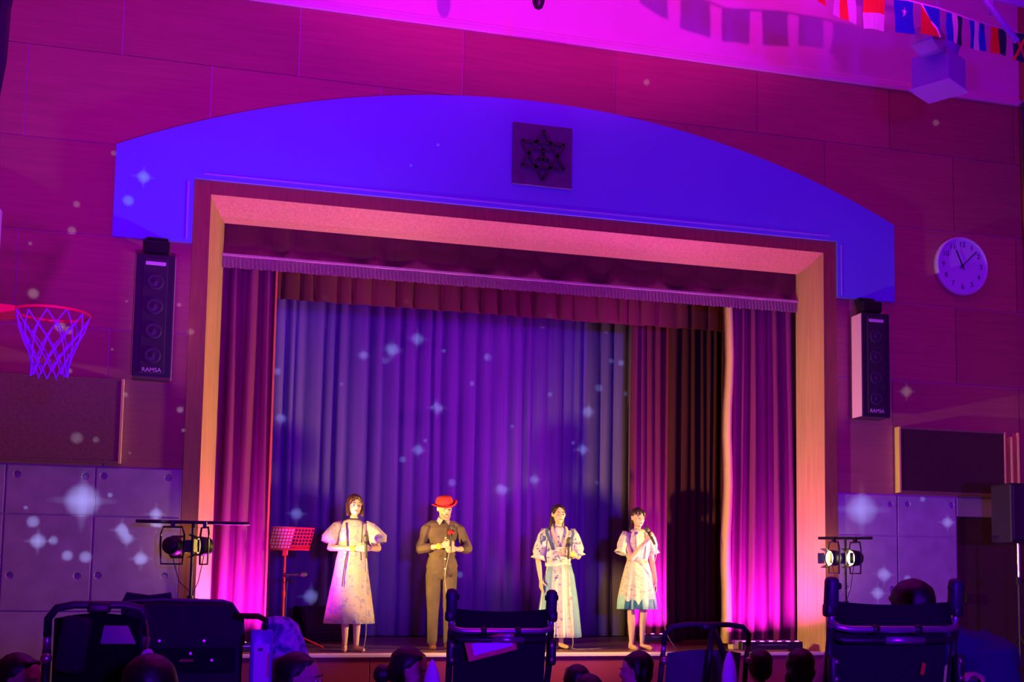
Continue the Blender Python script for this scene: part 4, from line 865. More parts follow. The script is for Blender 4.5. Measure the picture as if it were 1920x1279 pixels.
prof = [(1.35, 0.066, 0.056), (1.325, 0.10, 0.072), (1.285, 0.148, 0.086), (1.20, 0.166, 0.112), (1.10, 0.160, 0.116), (1.01, 0.148, 0.112), (0.935, 0.140, 0.105)]
garment('blouse', [ring(0, 0, z, rx, ry, 64, 0.012, 8) for z, rx, ry in prof], pm, p3)
for sx in (-1, 1):     # crossed shawl collar: white and blue bands
    for off, mm, nm, wd in ((0.0, white_c, 'white_collar', 0.032), (0.062, blue_c, 'blue_collar_band', 0.036)):
        pts = [(sx * (0.062 + off), -0.050, 1.355 - off * 0.35), (sx * (0.070 + off * 1.0), -0.098, 1.29 - off * 0.2), (sx * (0.045 + off), -0.128, 1.21), (sx * (0.012 + off * 0.8), -0.132, 1.12 - off * 0.5)]
        t_ = bmesh.new(); A = [t_.verts.new(p) for p in pts]; Bq = [t_.verts.new((p[0] + sx * wd, p[1] + 0.010, p[2] - 0.005)) for p in pts]
        for i in range(3): t_.faces.new((A[i], A[i + 1], Bq[i + 1], Bq[i]))
        bmesh.ops.solidify(t_, geom=t_.faces[:], thickness=0.008); b = BM(); merge(b, t_); obj(nm, b, mm, p3, True)
for sx, el in ((-1, ell), (1, elr)):
    a = V((sx * 0.13, 0, 1.31)); e = V(el); pts = [a, a.lerp(e, 0.25) + V((sx * 0.01, 0, 0)), a.lerp(e, 0.5) + V((sx * 0.012, 0, 0)), a.lerp(e, 0.75) + V((sx * 0.01, 0, 0)), a.lerp(e, 0.88), a.lerp(e, 1.0)]
    sleeve('sleeve', pts, [0.058, 0.070, 0.074, 0.078, 0.062, 0.086], pm, p3, amp=0.07)
b = BM(); loft(b, [ring(0, 0, z, 0.147, 0.112, 40) for z in (0.905, 0.945)]); obj('waistband', b, white_c, p3, True)
prof = [(0.925, 0.145, 0.110), (0.80, 0.185, 0.150), (0.60, 0.215, 0.185), (0.40, 0.240, 0.21), (0.20, 0.258, 0.225), (0.125, 0.265, 0.23)]
def sector(a0, a1, mm, nm):
    t_ = bmesh.new(); Rw = []
    for z, rx, ry in prof:
        f = 0.925 - z; row = []
        for k in range(15):
            a = math.radians(a0 + (a1 - a0) * k / 14); g = 1 + 0.07 * f * math.sin(15 * a + 0.5) + 0.03 * f * math.sin(31 * a); row.append(t_.verts.new((0.015 + rx * 0.92 * g * math.cos(a), ry * g * math.sin(a), z + 0.004)))
        Rw.append(row)
    for A, Bq in zip(Rw, Rw[1:]):
        for k in range(14): t_.faces.new((A[k], A[k + 1], Bq[k + 1], Bq[k]))
    bmesh.ops.recalc_face_normals(t_, faces=t_.faces[:]); bmesh.ops.solidify(t_, geom=t_.faces[:], thickness=0.005); b = BM(); merge(b, t_); return obj(nm, b, mm, p3, True)
lilac = print_mat('skirt_print', (0.62, 0.52, 0.62), (0.25, 0.22, 0.45), (0.72, 0.60, 0.62), 14, 0.42)
for a0, a1, mm in ((180, 197, white_c), (197, 232, sky_c), (232, 256, pm), (256, 270, lilac), (270, 284, white_c), (284, 306, lilac), (306, 360, sky_c), (0, 90, sky_c), (90, 180, blue_c)): sector(a0, a1, mm, 'skirt_panel')
wristband(p3, elr, wrr)
heel = mat('black_heel', (0.02, 0.018, 0.02), 0.3)
for fx, tx in ((-0.06, -0.08), (0.05, 0.09)): fuse('shoe', [('c', (fx, 0.045, 0.030), (fx, 0.03, 0.012), 0.028, 0.014), ('c', (fx, 0.03, 0.024), (tx, -0.12, 0.014), 0.026, 0.024), ('c', (tx, -0.12, 0.014), (tx * 1.05, -0.18, 0.012), 0.026, 0.014)], 0.006, heel, p3, 2)
microphone('black cabled microphone held at the chest of the woman in the blue and white outfit', (0.48, 0.80, ZS), (0.050, -0.250, 0.985), (0.055, -0.26, 1.25), [(0.05, -0.25, 0.85), (0.06, -0.26, 0.5), (0.10, -0.30, 0.1), (0.15, -0.2, 0.006), (0.6, 0.1, 0.006), (1.0, 0.9, 0.006)])

# ---- 4: woman in the short dress singing into the microphone
p4 = thing('person', 'woman in a short cream dress with teal hem, holding a microphone to her mouth', 'person', (1.345, 0.60, ZS), (0, 0, 0.05))
M = Matrix.Rotation(0.12, 4, 'Z') @ Matrix.Rotation(0.06, 4, 'X'); HC = (0.0, -0.012, 1.46)
shl, shr = (-0.15, 0, 1.26), (0.15, 0, 1.26); ell, elr = (-0.115, -0.10, 1.0), (0.175, 0.0, 0.98); wrl, wrr = (0.03, -0.20, 1.20), (0.200, -0.05, 0.765)
body = head_parts(HC, 0.98, M) + torso_parts(1.56) + leg_parts(1.56, -1, 0.058, 0.01) + leg_parts(1.56, 1, 0.068, 0.04) + arm_parts(shl, ell, wrl) + arm_parts(shr, elr, wrr)
body += hand(wrl, (0.35, -0.30, 0.85), (0.8, 0.5, -0.3), (-0.3, -0.25, 0.9), (1.0, 1.2, 0.9)) + hand(wrr, (0.05, -0.10, -1), (-0.9, 0.2, 0), (-0.1, -1, 0), (0.25, 0.35, 0.25))
fuse('body', body, 0.0062, skin, p4, 3)
face_details(p4, HC, 0.98, M)
hq = lambda x, y, z: V(HC) + M.to_3x3() @ V((x, y, z))
fuse('hair', [('e', hq(0, 0.024, 0.042), (0.082, 0.092, 0.080)), ('e', hq(0, 0.050, -0.005), (0.076, 0.058, 0.085)), ('c', hq(-0.03, 0.07, -0.03), hq(-0.075, 0.045, -0.135), 0.028, 0.020), ('c', hq(-0.045, -0.068, 0.068), hq(-0.055, -0.070, 0.035), 0.018, 0.010), ('c', hq(-0.01, -0.075, 0.072), hq(-0.012, -0.082, 0.035), 0.018, 0.010), ('c', hq(0.03, -0.070, 0.070), hq(0.035, -0.077, 0.034), 0.018, 0.010), ('c', hq(0.055, -0.05, 0.06), hq(0.068, -0.045, 0.01), 0.014, 0.008)], 0.007, hair_d, p4, 3)
dm4 = print_mat('cream_print', (0.74, 0.70, 0.58), (0.42, 0.42, 0.42), (0.78, 0.70, 0.55), 26, 0.47, 0.56, ((0.03, 0.16, 0.30), (0.35, 0.68, 0.68)))
prof = [(1.335, 0.070, 0.058), (1.305, 0.098, 0.072), (1.27, 0.138, 0.084), (1.19, 0.154, 0.108), (1.09, 0.145, 0.108), (0.985, 0.118, 0.095)]
garment('bodice', [ring(0, 0, z, rx, ry, 64, 0.01, 8) for z, rx, ry in prof], dm4, p4)
prof = [(0.99, 0.119, 0.096), (0.93, 0.138, 0.115), (0.82, 0.165, 0.142), (0.68, 0.192, 0.172), (0.55, 0.212, 0.195), (0.445, 0.222, 0.208)]
garment('skirt', [ring(0, 0, z, rx, ry, 96, 0.055 * (0.99 - z) / 0.55, 12, 0.4) for z, rx, ry in prof], dm4, p4)
b = BM(); loft(b, [ring(0, 0, z, 0.121, 0.098, 40) for z in (0.972, 1.0)]); obj('waistband', b, mat('cream_cloth', (0.72, 0.66, 0.50), 0.8), p4, True)
for sx, el in ((-1, (-0.20, -0.03, 1.06)), (1, (0.185, 0, 1.06))):
    a = V((sx * 0.125, 0, 1.29)); e = V(el); sleeve('sleeve', [a, a.lerp(e, 0.3) + V((sx * 0.008, 0, 0)), a.lerp(e, 0.6) + V((sx * 0.010, 0, 0)), a.lerp(e, 0.82) + V((sx * 0.008, 0, 0)), a.lerp(e, 1.0) + V((sx * 0.01, 0, 0))], [0.052, 0.064, 0.066, 0.056, 0.074], dm4, p4, amp=0.08)
b = BM()
for sx in (-1, 1): tube(b, [(sx * 0.065, -0.075, 1.30), (sx * 0.062, -0.108, 1.20), (sx * 0.055, -0.112, 1.08), (sx * 0.05, -0.105, 1.0)], 0.006, 6)
obj('front_tucks', b, mat('tuck_grey', (0.45, 0.43, 0.38), 0.8), p4, True)
for fx, tx in ((-0.058, -0.068), (0.068, 0.11)): fuse('shoe', [('c', (fx, 0.045, 0.028), ((fx + tx) / 2, -0.05, 0.020), 0.030, 0.030), ('c', ((fx + tx) / 2, -0.05, 0.020), (tx, -0.165, 0.018), 0.031, 0.024)], 0.006, shoe_m, p4, 2)
microphone('black cabled microphone held at the mouth of the woman in the short cream dress', (1.345, 0.60, ZS), (0.105, -0.285, 1.16), (0.015, -0.125, 1.42), [(0.13, -0.27, 1.05), (0.12, -0.15, 0.85), (0.18, -0.08, 0.72), (0.26, -0.05, 0.5), (0.34, 0.0, 0.2), (0.50, 0.1, 0.006), (0.7, 0.5, 0.006)])

# ------------------------------------------------------------------ strollers parked among the audience
fabric = mat('black_fabric', (0.022, 0.020, 0.034), 0.85, var=0.2, scale=40); grip_m = mat('rubber_grip', (0.025, 0.025, 0.045), 0.5); alu = mat('brushed_tube', (0.62, 0.62, 0.75), 0.3, metal=0.85); tyre = mat('tyre', (0.02, 0.02, 0.02), 0.7); grey_fab = mat('grey_fabric', (0.16, 0.15, 0.28), 0.85, var=0.15, scale=20)
def wheel(t, x, y, r, w=0.035):
    M_ = Matrix.Translation((x, y, r)) @ Matrix.Rotation(PI / 2, 4, 'Y')
    b = BM(); tube(b, [M_ @ V(((r - 0.016) * math.cos(k * PI / 10), (r - 0.016) * math.sin(k * PI / 10), 0)) for k in range(20)], 0.016, 8, closed=True); wh = obj('wheel', b, tyre, t, True)
    b = BM(); lathe(b, [(0.012, -w / 2), (r - 0.03, -0.008), (r - 0.028, 0.008), (0.012, w / 2)], 16, M_); obj('hub', b, black, wh)
def sheet(bm, A, B, th=0.012, n=1): quadstrip(bm, A, B, th)
def push_stroller(label, loc, rz, k, tag_red=False):
    t = thing('stroller', label, 'stroller', loc, (0, 0, rz), 'two-handled strollers'); h = 0.216 * k
    z = lambda q: q * (1.0 + (k - 1) * 0.42)
    for sx in (-1, 1):
        b = BM(); box(b, (sx * h, 0, z(1.010)), (0.046, 0.052, 0.120), rot=(0.12, 0, 0), bev=0.018, seg=3); g = obj('handle_grip', b, grip_m, t, True)
        b = BM(); tube(b, [(sx * (h - 0.03), -0.010, z(1.035)), (sx * (h + 0.026), -0.010, z(1.035))], 0.012, 10); obj('grip_button', b, black, g, True)
        b = BM(); tube(b, [(sx * h, 0.0, z(0.965)), (sx * h, 0.004, z(0.895))], 0.0135, 10); obj('upright_tube', b, alu, t, True)
        b = BM(); box(b, (sx * (h + 0.006), 0.005, z(0.955)), (0.040, 0.05, 0.05), bev=0.012, seg=2); obj('fold_joint', b, black, t, True)
        b = BM(); tube(b, [(sx * h, 0.005, z(0.895)), (sx * h, 0.05, 0.72), (sx * (h - 0.01), 0.20, 0.42), (sx * (h - 0.02), 0.42, 0.10)], 0.0145, 8); obj('side_tube', b, black, t, True)
        b = BM(); tube(b, [(sx * h, 0.10, 0.60), (sx * (h + 0.01), -0.16, 0.10)], 0.0135, 8); obj('rear_leg', b, black, t, True)
        b = BM(); box(b, (sx * (h + 0.002), -0.012, 0.80), (0.034, 0.04, 0.11), bev=0.012, seg=2); obj('hinge', b, black, t, True)
        for dz in (-0.03, 0.03): b = BM(); lathe(b, [(0.009, 0), (0.009, 0.004), (0.004, 0.007)], 10, Matrix.Translation((sx * (h - 0.002), -0.032, 0.80 + dz)) @ Matrix.Rotation(PI / 2, 4, 'X')); obj('hinge_screw', b, chrome, t, True)
        wheel(t, sx * (h + 0.012), -0.18, 0.085); wheel(t, sx * (h - 0.03), 0.44, 0.085)
    b = BM(); n = 10; A = []; Bq = []
    for i in range(n + 1):
        u = i / n; x = -h * 0.93 + 2 * h * 0.93 * u; bow = math.sin(u * PI); A.append((x, 0.02 + 0.02 * bow, z(0.985) - 0.012 * bow)); Bq.append((x, -0.012 - 0.014 * bow, z(0.900) - 0.012 * bow))
    sheet(b, A, Bq, 0.014); obj('backrest_flap', b, fabric, t, True)
    b = BM(); tube(b, [(-h, 0, z(0.915)), (-h * 0.93, -0.018, z(0.898)), (-h * 0.75, -0.03, z(0.892)), (h * 0.75, -0.03, z(0.892)), (h * 0.93, -0.018, z(0.898)), (h, 0, z(0.915))], 0.0125, 10); obj('cross_tube', b, alu, t, True)
    for x in (-0.38, 0.30): b = BM(); tube(b, [(x * h - 0.012, -0.03, z(0.892)), (x * h + 0.012, -0.03, z(0.892))], 0.018, 10); obj('tube_clamp', b, black, t, True)
    b = BM(); tube(b, [(-h, 0.01, z(0.870)), (-h * 0.85, -0.02, z(0.855)), (h * 0.85, -0.02, z(0.855)), (h, 0.01, z(0.870))], 0.013, 10); obj('lower_tube', b, black, t, True)
    b = BM(); tube(b, [(-h * 0.20, -0.021, z(0.855)), (h * 0.42, -0.021, z(0.855))], 0.0145, 10); obj('bright_sleeve', b, alu, t, True)
    b = BM(); sheet(b, [(-h * 0.92, 0.012, z(0.93)), (-h * 0.92, 0.03, z(0.86)), (-h * 0.92, 0.07, 0.66), (-h * 0.9, 0.14, 0.40)], [(h * 0.92, 0.012, z(0.93)), (h * 0.92, 0.03, z(0.86)), (h * 0.92, 0.07, 0.66), (h * 0.9, 0.14, 0.40)], 0.012); obj('backrest', b, fabric, t)
    b = BM(); box(b, (0, 0.30, 0.40), (1.7 * h, 0.30, 0.03), bev=0.01); obj('seat', b, fabric, t)
    b = BM(); loft(b, [[(-h * .9, -0.12, 0.16), (h * .9, -0.12, 0.16), (h * .9, 0.36, 0.16), (-h * .9, 0.36, 0.16)], [(-h * .95, -0.14, 0.32), (h * .95, -0.14, 0.32), (h * .95, 0.38, 0.30), (-h * .95, 0.38, 0.30)]], True, False); obj('basket', b, fabric, t)
    if tag_red: b = BM(); box(b, (h * 0.52, 0.028, 0.80), (0.016, 0.006, 0.045), rot=(0, 0.2, 0), bev=0.003); obj('red_pull_tab', b, red, t)
    return t
push_stroller('black two-handled stroller in front of the man and blue-skirted woman, red card tucked in', (-1.853, -7.10, 0), -0.06, 1.0)
push_stroller('black two-handled stroller nearest the clock side with a red pull tab', (-0.67, -8.30, 0), -0.03, 1.14, True)
# red card behind the lower tube of the middle stroller
rc = thing('picture_card', 'red-bordered card tucked behind the bars of the middle stroller', 'card', (-1.90, -7.108, 0.828), (0, 0.22, -0.06))
b = BM(); box(b, (0, 0, 0), (0.215, 0.004, 0.085), rot=(0, -0.47, 0), bev=0.002); obj('card_border', b, red, rc)
b = BM(); box(b, (0.004, -0.003, 0.006), (0.170, 0.003, 0.050), rot=(0, -0.47, 0)); obj('pale_field', b, white, rc)
# stroller with one arched handlebar (between the singer and the orange jamb)
def bar_stroller(label, loc, rz, half, topz, fab, group=None, back_top=None):
    t = thing('stroller', label, 'stroller', loc, (0, 0, rz), group); h = half; T = topz
    b = BM(); tube(b, [(-h, 0.03, T - 0.11), (-h, 0.01, T - 0.05), (-h * 0.84, 0, T - 0.012), (-h * 0.5, -0.005, T), (h * 0.5, -0.005, T), (h * 0.84, 0, T - 0.012), (h, 0.01, T - 0.05), (h, 0.03, T - 0.11)], 0.014, 10); obj('handlebar', b, grip_m, t, True)
    b = BM(); box(b, (0, -0.004, T - 0.010), (0.08, 0.04, 0.040), bev=0.012, seg=2); obj('fold_latch', b, black, t, True)
    for sx in (-1, 1):
        b = BM(); tube(b, [(sx * h, 0.03, T - 0.105), (sx * h, 0.05, T - 0.17)], 0.0135, 10); obj('upright_tube', b, alu, t, True)
        b = BM(); tube(b, [(sx * h, 0.05, T - 0.16), (sx * h * 1.02, 0.10, 0.55), (sx * h * 1.0, 0.45, 0.10)], 0.015, 8); obj('side_tube', b, black, t, True)
        b = BM(); tube(b, [(sx * h, 0.09, 0.58), (sx * h * 1.05, -0.20, 0.10)], 0.015, 8); obj('rear_leg', b, black, t, True)
        b = BM(); lathe(b, [(0.02, 0), (0.02, 0.012), (0.008, 0.018)], 12, Matrix.Translation((sx * h, 0.02, T - 0.19)) @ Matrix.Rotation(PI / 2, 4, 'X')); obj('joint_cap', b, chrome, t, True)
        wheel(t, sx * h * 1.06, -0.22, 0.09); wheel(t, sx * h * 0.95, 0.46, 0.09)
    BT = back_top or T - 0.17
    b = BM(); n = 8; A = [(-h * 0.86, 0.05 + 0.03 * math.sin(0), BT)]; A = []; Bq = []
    for i in range(n + 1):
        u = i / n; x = -h * 0.88 + 2 * h * 0.88 * u; A.append((x, 0.06 - 0.03 * math.sin(u * PI), BT + 0.02 * math.sin(u * PI))); Bq.append((x, 0.16 - 0.05 * math.sin(u * PI), 0.40))
    sheet(b, A, Bq, 0.016); obj('backrest', b, fab, t, True)
    b = BM(); box(b, (0, 0.32, 0.40), (1.7 * h, 0.32, 0.03), bev=0.01); obj('seat', b, fab, t)
    b = BM(); loft(b, [[(-h * .9, -0.14, 0.16), (h * .9, -0.14, 0.16), (h * .9, 0.38, 0.16), (-h * .9, 0.38, 0.16)], [(-h * .95, -0.16, 0.32), (h * .95, -0.16, 0.32), (h * .95, 0.40, 0.30), (-h * .95, 0.40, 0.30)]], True, False); obj('basket', b, fabric, t)
    return t
t = bar_stroller('blue-lit stroller with one arched handlebar below the right house curtain', (-0.545, -6.20, 0), -0.08, 0.232, 0.892, grey_fab, 'arched-bar strollers', 0.74)
for a, c in (((0.02, -0.01, 0.875), (-0.01, 0.0, 0.56)), ((0.03, -0.012, 0.87), (0.16, -0.01, 0.56))):
    b = BM(); tube(b, [a, c], 0.016, 8); obj('folding_strut', b, black, t, True)
t = bar_stroller('black stroller with an arched handlebar by the concrete wall at the far side', (-3.42, -7.55, 0), 0.12, 0.165, 1.0, fabric, 'arched-bar strollers', 0.95)
b = BM(); box(b, (-0.08, -0.025, 0.86), (0.10, 0.05, 0.20), rot=(0, 0.12, 0), bev=0.02, seg=2); obj('hanging_bag', b, fabric, t, True)
b = BM(); ellipsoid(b, (0.165, -0.05, 0.815), (0.024, 0.010, 0.032), (0, 0.3, 0)); obj('white_tag', b, white, t, True)
b = BM(); tube(b, [(0.165, -0.04, 0.845), (0.168, -0.02, 0.90), (0.16, 0.0, 0.95)], 0.004, 5); obj('tag_strap', b, chrome, t)
b = BM(); n = 6; sheet(b, [(0.02, 0.02, 0.925), (0.10, 0.0, 0.925)], [(0.01, 0.03, 0.86), (0.13, 0.01, 0.86)], 0.01); obj('white_towel', b, white, t)
# black stroller seen with its hood up
hs = thing('stroller', 'large black stroller with its hood up before the bright magenta curtain', 'stroller', (-3.165, -6.60, 0), (0, 0, 0.05))
def hood_ring(y, k, dz): return [(x * k, y, 0.66 + (zq - 0.66) * k + dz) for x, zq in [(-0.25, 0.62), (-0.255, 0.90), (-0.235, 0.99), (-0.10, 0.998), (0.06, 0.996), (0.165, 0.994), (0.195, 0.985), (0.245, 0.915), (0.252, 0.80), (0.25, 0.62)]]
b = BM(); loft(b, [hood_ring(0.0, 0.985, -0.008), hood_ring(0.02, 1.0, 0.0), hood_ring(0.18, 1.01, 0.004), hood_ring(0.36, 0.99, -0.02), hood_ring(0.48, 0.93, -0.09)]); hood_o = obj('hood', b, fabric, hs)
b = BM(); loft(b, [[(x * k, y, zq + dz) for x, zq in [(-0.26, 0.88), (-0.265, 0.99), (-0.245, 1.035), (-0.15, 1.022), (-0.06, 1.035), (-0.05, 0.98), (-0.06, 0.88)]] for y, k, dz in ((0.05, 1, 0), (0.08, 1.0, 0.004), (0.30, 1.0, 0.0), (0.40, 0.96, -0.04))]); obj('folded_visor', b, fabric, hs)
for y in (0.02, 0.18): b = BM(); tube(b, [p for p in hood_ring(y, 1.012, 0.004)[1:-1]], 0.006, 6); obj('hood_seam', b, black, hood_o)
b = BM(); sheet(b, [(-0.22, -0.02, 0.80), (0.22, -0.02, 0.80)], [(-0.21, 0.05, 0.40), (0.21, 0.05, 0.40)], 0.02); obj('backrest', b, fabric, hs)
b = BM()
for i in range(9): box(b, (-0.01 + i * 0.0062, -0.034, 0.745), (0.0042, 0.003, 0.009 if i % 3 else 0.011))
lt = obj('red_stitched_lettering', b, red, hs); lt['kind'] = 'stuff'
for (x, zq) in ((0.085, 0.83), (-0.10, 0.83), (0.03, 0.775), (0.12, 0.745)): b = BM(); lathe(b, [(0.006, 0), (0.006, 0.004)], 8, Matrix.Translation((x, -0.026, zq)) @ Matrix.Rotation(PI / 2, 4, 'X')); obj('snap_button', b, chrome, hs)
for sx in (-1, 1):
    b = BM(); tube(b, [(sx * 0.235, 0.06, 0.68), (sx * 0.24, 0.16, 0.50), (sx * 0.23, 0.50, 0.10)], 0.015, 8); obj('side_tube', b, black, hs, True)
    b = BM(); tube(b, [(sx * 0.235, 0.16, 0.50), (sx * 0.24, -0.16, 0.10)], 0.015, 8); obj('rear_leg', b, black, hs, True)
    wheel(hs, sx * 0.25, -0.18, 0.09); wheel(hs, sx * 0.23, 0.50, 0.09)
b = BM(); box(b, (0, 0.28, 0.42), (0.42, 0.34, 0.04), bev=0.012); obj('seat', b, fabric, hs)
# clear pouch hanging from the hood stroller's side, pale label inside
po = thing('hanging_pouch', 'blue-lit clear pouch with a pale label hanging beside the hooded stroller', 'pouch', (-2.842, -6.98, 0.655), (0, 0, 0.1))
b = BM(); box(b, (0, 0, 0.12), (0.092, 0.022, 0.235), bev=0.010, seg=2); obj('pouch_body', b, mat('pouch_plastic', (0.22, 0.20, 0.62), 0.3), po, True)
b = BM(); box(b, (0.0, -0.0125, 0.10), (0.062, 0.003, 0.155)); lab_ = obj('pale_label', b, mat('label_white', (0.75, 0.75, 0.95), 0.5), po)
b = BM(); box(b, (-0.006, -0.0145, 0.155), (0.020, 0.002, 0.012)); obj('dark_print', b, ink, lab_)
b = BM(); box(b, (0.026, -0.0145, 0.09), (0.007, 0.002, 0.10)); obj('red_print', b, red, lab_)
b = BM(); tube(b, [(0.01, 0, 0.235), (0.015, 0.0, 0.275), (-0.01, 0.06, 0.29), (-0.08, 0.36, 0.285)], 0.007, 6, flat=2.0); obj('strap', b, black, po, True)
# patterned cloth heaped over a low seat
def drape(name, label, cat, loc, prof, m, seed=0, group=None, n=48):
    b = BM(); R = []
    for i, (zq, rx, ry, ox) in enumerate(prof): R.append(ring(ox, 0, zq, rx, ry, n, 0.035 * i / len(prof), 7, seed + 0.2 * i, seed))
    loft(b, R); o = obj(name, b, m, None, True); o.location = loc; return tag(o, label, cat, group)
drape('patterned_cloth', 'blue and white patterned cloth draped over a low seat beside the pouch', 'cloth', (-2.752, -6.10, 0), [(0.925, 0.01, 0.01, 0.0), (0.918, 0.055, 0.04, 0.0), (0.89, 0.085, 0.07, 0.01), (0.82, 0.105, 0.09, 0.02), (0.70, 0.135, 0.12, 0.03), (0.45, 0.17, 0.16, 0.03), (0.0, 0.20, 0.2, 0.03)], print_mat('tie_dye', (0.30, 0.42, 0.75), (0.06, 0.10, 0.32), (0.62, 0.66, 0.82), 14, 0.48), 1)
for lab, loc in (('white pointed cloth cover standing beside the middle stroller', (-2.158, -7.16, 0)), ('white pointed cloth cover standing beside the arched-bar stroller', (-0.60, -6.62, 0))):
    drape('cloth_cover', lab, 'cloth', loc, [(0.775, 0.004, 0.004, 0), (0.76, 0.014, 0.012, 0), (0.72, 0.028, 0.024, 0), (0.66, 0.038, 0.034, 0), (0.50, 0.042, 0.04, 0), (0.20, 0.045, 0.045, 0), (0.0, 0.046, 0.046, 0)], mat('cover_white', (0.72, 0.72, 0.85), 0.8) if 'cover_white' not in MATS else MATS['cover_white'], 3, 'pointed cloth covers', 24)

# ------------------------------------------------------------------ audience on the floor
shirt_dark = mat('dark_shirt', (0.03, 0.028, 0.05), 0.85); shirt_navy = mat('navy_jacket', (0.020, 0.022, 0.11), 0.85, var=0.15, scale=8); shirt_pale = mat('pale_shirt', (0.42, 0.40, 0.58), 0.85); hair_b = mat('hair_black', (0.010, 0.008, 0.012), 0.45, bump=0.2, scale=25)
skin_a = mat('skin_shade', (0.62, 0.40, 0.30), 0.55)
def sitter(label, x, y, top, rz, cloth, s=1.0, hair='short', tilt=0.0, arm=None, mask=False):
    """person kneeling on the hall floor, face towards -Y before the turn rz"""
    t = thing('person', label, 'person', (x, y, 0), (0, 0, rz), 'audience sitting on the floor'); zc = top - 0.122 * s
    M = Matrix.Rotation(tilt, 4, 'X'); HC = (0, -0.03, zc); sh = zc - 0.20 * s
    body = head_parts(HC, s, M) + [('c', (0, 0.0, sh + 0.02), (0, -0.02, zc - 0.06 * s), 0.050 * s, 0.044 * s), ('c', (0, 0.05, 0.12), (0, 0.02, sh - 0.03), 0.12 * s, 0.11 * s), ('c', (-0.10 * s, 0.01, sh), (0.10 * s, 0.01, sh), 0.05 * s, 0.05 * s)]
    hands = []
    for sx in (-1, 1):
        kn = (sx * 0.10 * s, -0.26 * s, 0.10 * s); ft = (sx * 0.085 * s, 0.12 * s, 0.055)
        body += [('c', (sx * 0.08 * s, 0.04, 0.15 * s), kn, 0.078 * s, 0.055 * s), ('c', kn, ft, 0.052 * s, 0.032), ('c', ft, (sx * 0.06 * s, 0.20 * s, 0.04), 0.032, 0.024)]
        S_ = V((sx * 0.155 * s, 0.01, sh)); E_ = V((sx * 0.22 * s, -0.06 * s, sh - 0.24 * s)); W_ = V((sx * 0.10 * s, -0.24 * s, sh - 0.32 * s))
        if arm and sx == arm[0]: E_ = V(arm[1]); W_ = V(arm[2])
        body += arm_parts(S_, E_, W_, k=s); d = (W_ - E_).normalized()
        body += hand(W_, d, (-sx, 0, 0.3), (0, -0.5, 1), (0.4, 0.5, 0.4), s)
        hands.append((S_, E_, W_))
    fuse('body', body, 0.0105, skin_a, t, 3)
    R = M.to_3x3(); hq = lambda a, b_, c: V(HC) + R @ V((a * s, b_ * s, c * s))
    face_details(t, HC, s, M)
    hp_ = [('e', hq(0, 0.032, 0.040), (0.086 * s, 0.094 * s, 0.086 * s)), ('e', hq(0, 0.050, -0.015), (0.080 * s, 0.064 * s, 0.085 * s)), ('c', hq(-0.04, -0.040, 0.082), hq(0.04, -0.040, 0.082), 0.016 * s, 0.016 * s), ('c', hq(-0.070, 0.02, 0.03), hq(-0.076, 0.03, -0.03), 0.020 * s, 0.012 * s), ('c', hq(0.070, 0.02, 0.03), hq(0.076, 0.03, -0.03), 0.020 * s, 0.012 * s)]
    if hair == 'bun': hp_ += [('e', hq(0, 0.150, -0.045), (0.052 * s, 0.045 * s, 0.052 * s)), ('c', hq(0, 0.10, -0.03), hq(0, 0.15, -0.045), 0.04 * s, 0.035 * s)]
    if hair == 'long': hp_ += [('c', hq(-0.06, 0.06, -0.04), hq(-0.07, 0.06, -0.22), 0.045 * s, 0.035 * s), ('c', hq(0.06, 0.06, -0.04), hq(0.07, 0.06, -0.22), 0.045 * s, 0.035 * s), ('c', hq(0, 0.08, -0.04), hq(0, 0.08, -0.22), 0.045 * s, 0.035 * s)]
    fuse('hair', hp_, 0.011, hair_b, t, 3)
    cp = [('c', (0, 0.05, 0.13), (0, 0.02, sh - 0.03), 0.145 * s, 0.130 * s), ('c', (-0.115 * s, 0.01, sh - 0.005), (0.115 * s, 0.01, sh - 0.005), 0.058 * s, 0.058 * s), ('c', (0, 0.01, sh), (0, 0.0, sh + 0.05 * s), 0.062 * s, 0.056 * s)]
    for S_, E_, W_ in hands: cp += [('c', S_, E_, 0.060 * s, 0.050 * s), ('c', E_, E_.lerp(W_, 0.7), 0.050 * s, 0.040 * s)]
    fuse('shirt', cp, 0.012, cloth, t, 3)
    tp = []
    for sx in (-1, 1):
        kn = (sx * 0.10 * s, -0.26 * s, 0.105 * s); tp += [('c', (sx * 0.08 * s, 0.04, 0.16 * s), kn, 0.094 * s, 0.070 * s), ('c', kn, (sx * 0.085 * s, 0.08 * s, 0.07 * s), 0.066 * s, 0.05 * s)]
    fuse('trousers', tp, 0.014, shirt_dark, t, 2)
    if mask:
        fuse('face_mask', [('e', hq(0, -0.062, -0.058), (0.050 * s, 0.042 * s, 0.040 * s)), ('c', hq(-0.05, -0.03, -0.05), hq(-0.07, 0.0, -0.02), 0.012, 0.006), ('c', hq(0.05, -0.03, -0.05), hq(0.07, 0.0, -0.02), 0.012, 0.006)], 0.008, white, t, 2)
    return t
sitter('dark-haired woman with a low bun sitting before the stage, turned aside', -2.116, -6.05, 0.772, 1.15, shirt_pale, 1.0, 'bun', 0.18)
sitter('dark-haired child sitting left of the pair below the singer, nearest the stroller', -1.271, -6.45, 0.661, PI, shirt_dark, 0.9)
sitter('dark-haired child sitting right of the pair, just behind the other child', -1.091, -5.60, 0.652, PI + 0.2, shirt_dark, 0.9)
sitter('short-haired child directly below the singer in the cream dress, cheek showing', -0.635, -5.35, 0.709, -2.1, shirt_pale, 0.98, 'short', 0.1)
sitter('dark-haired person sitting below the led batten beside the arched-bar stroller', 0.30, -5.00, 0.70, PI, shirt_navy, 0.95)
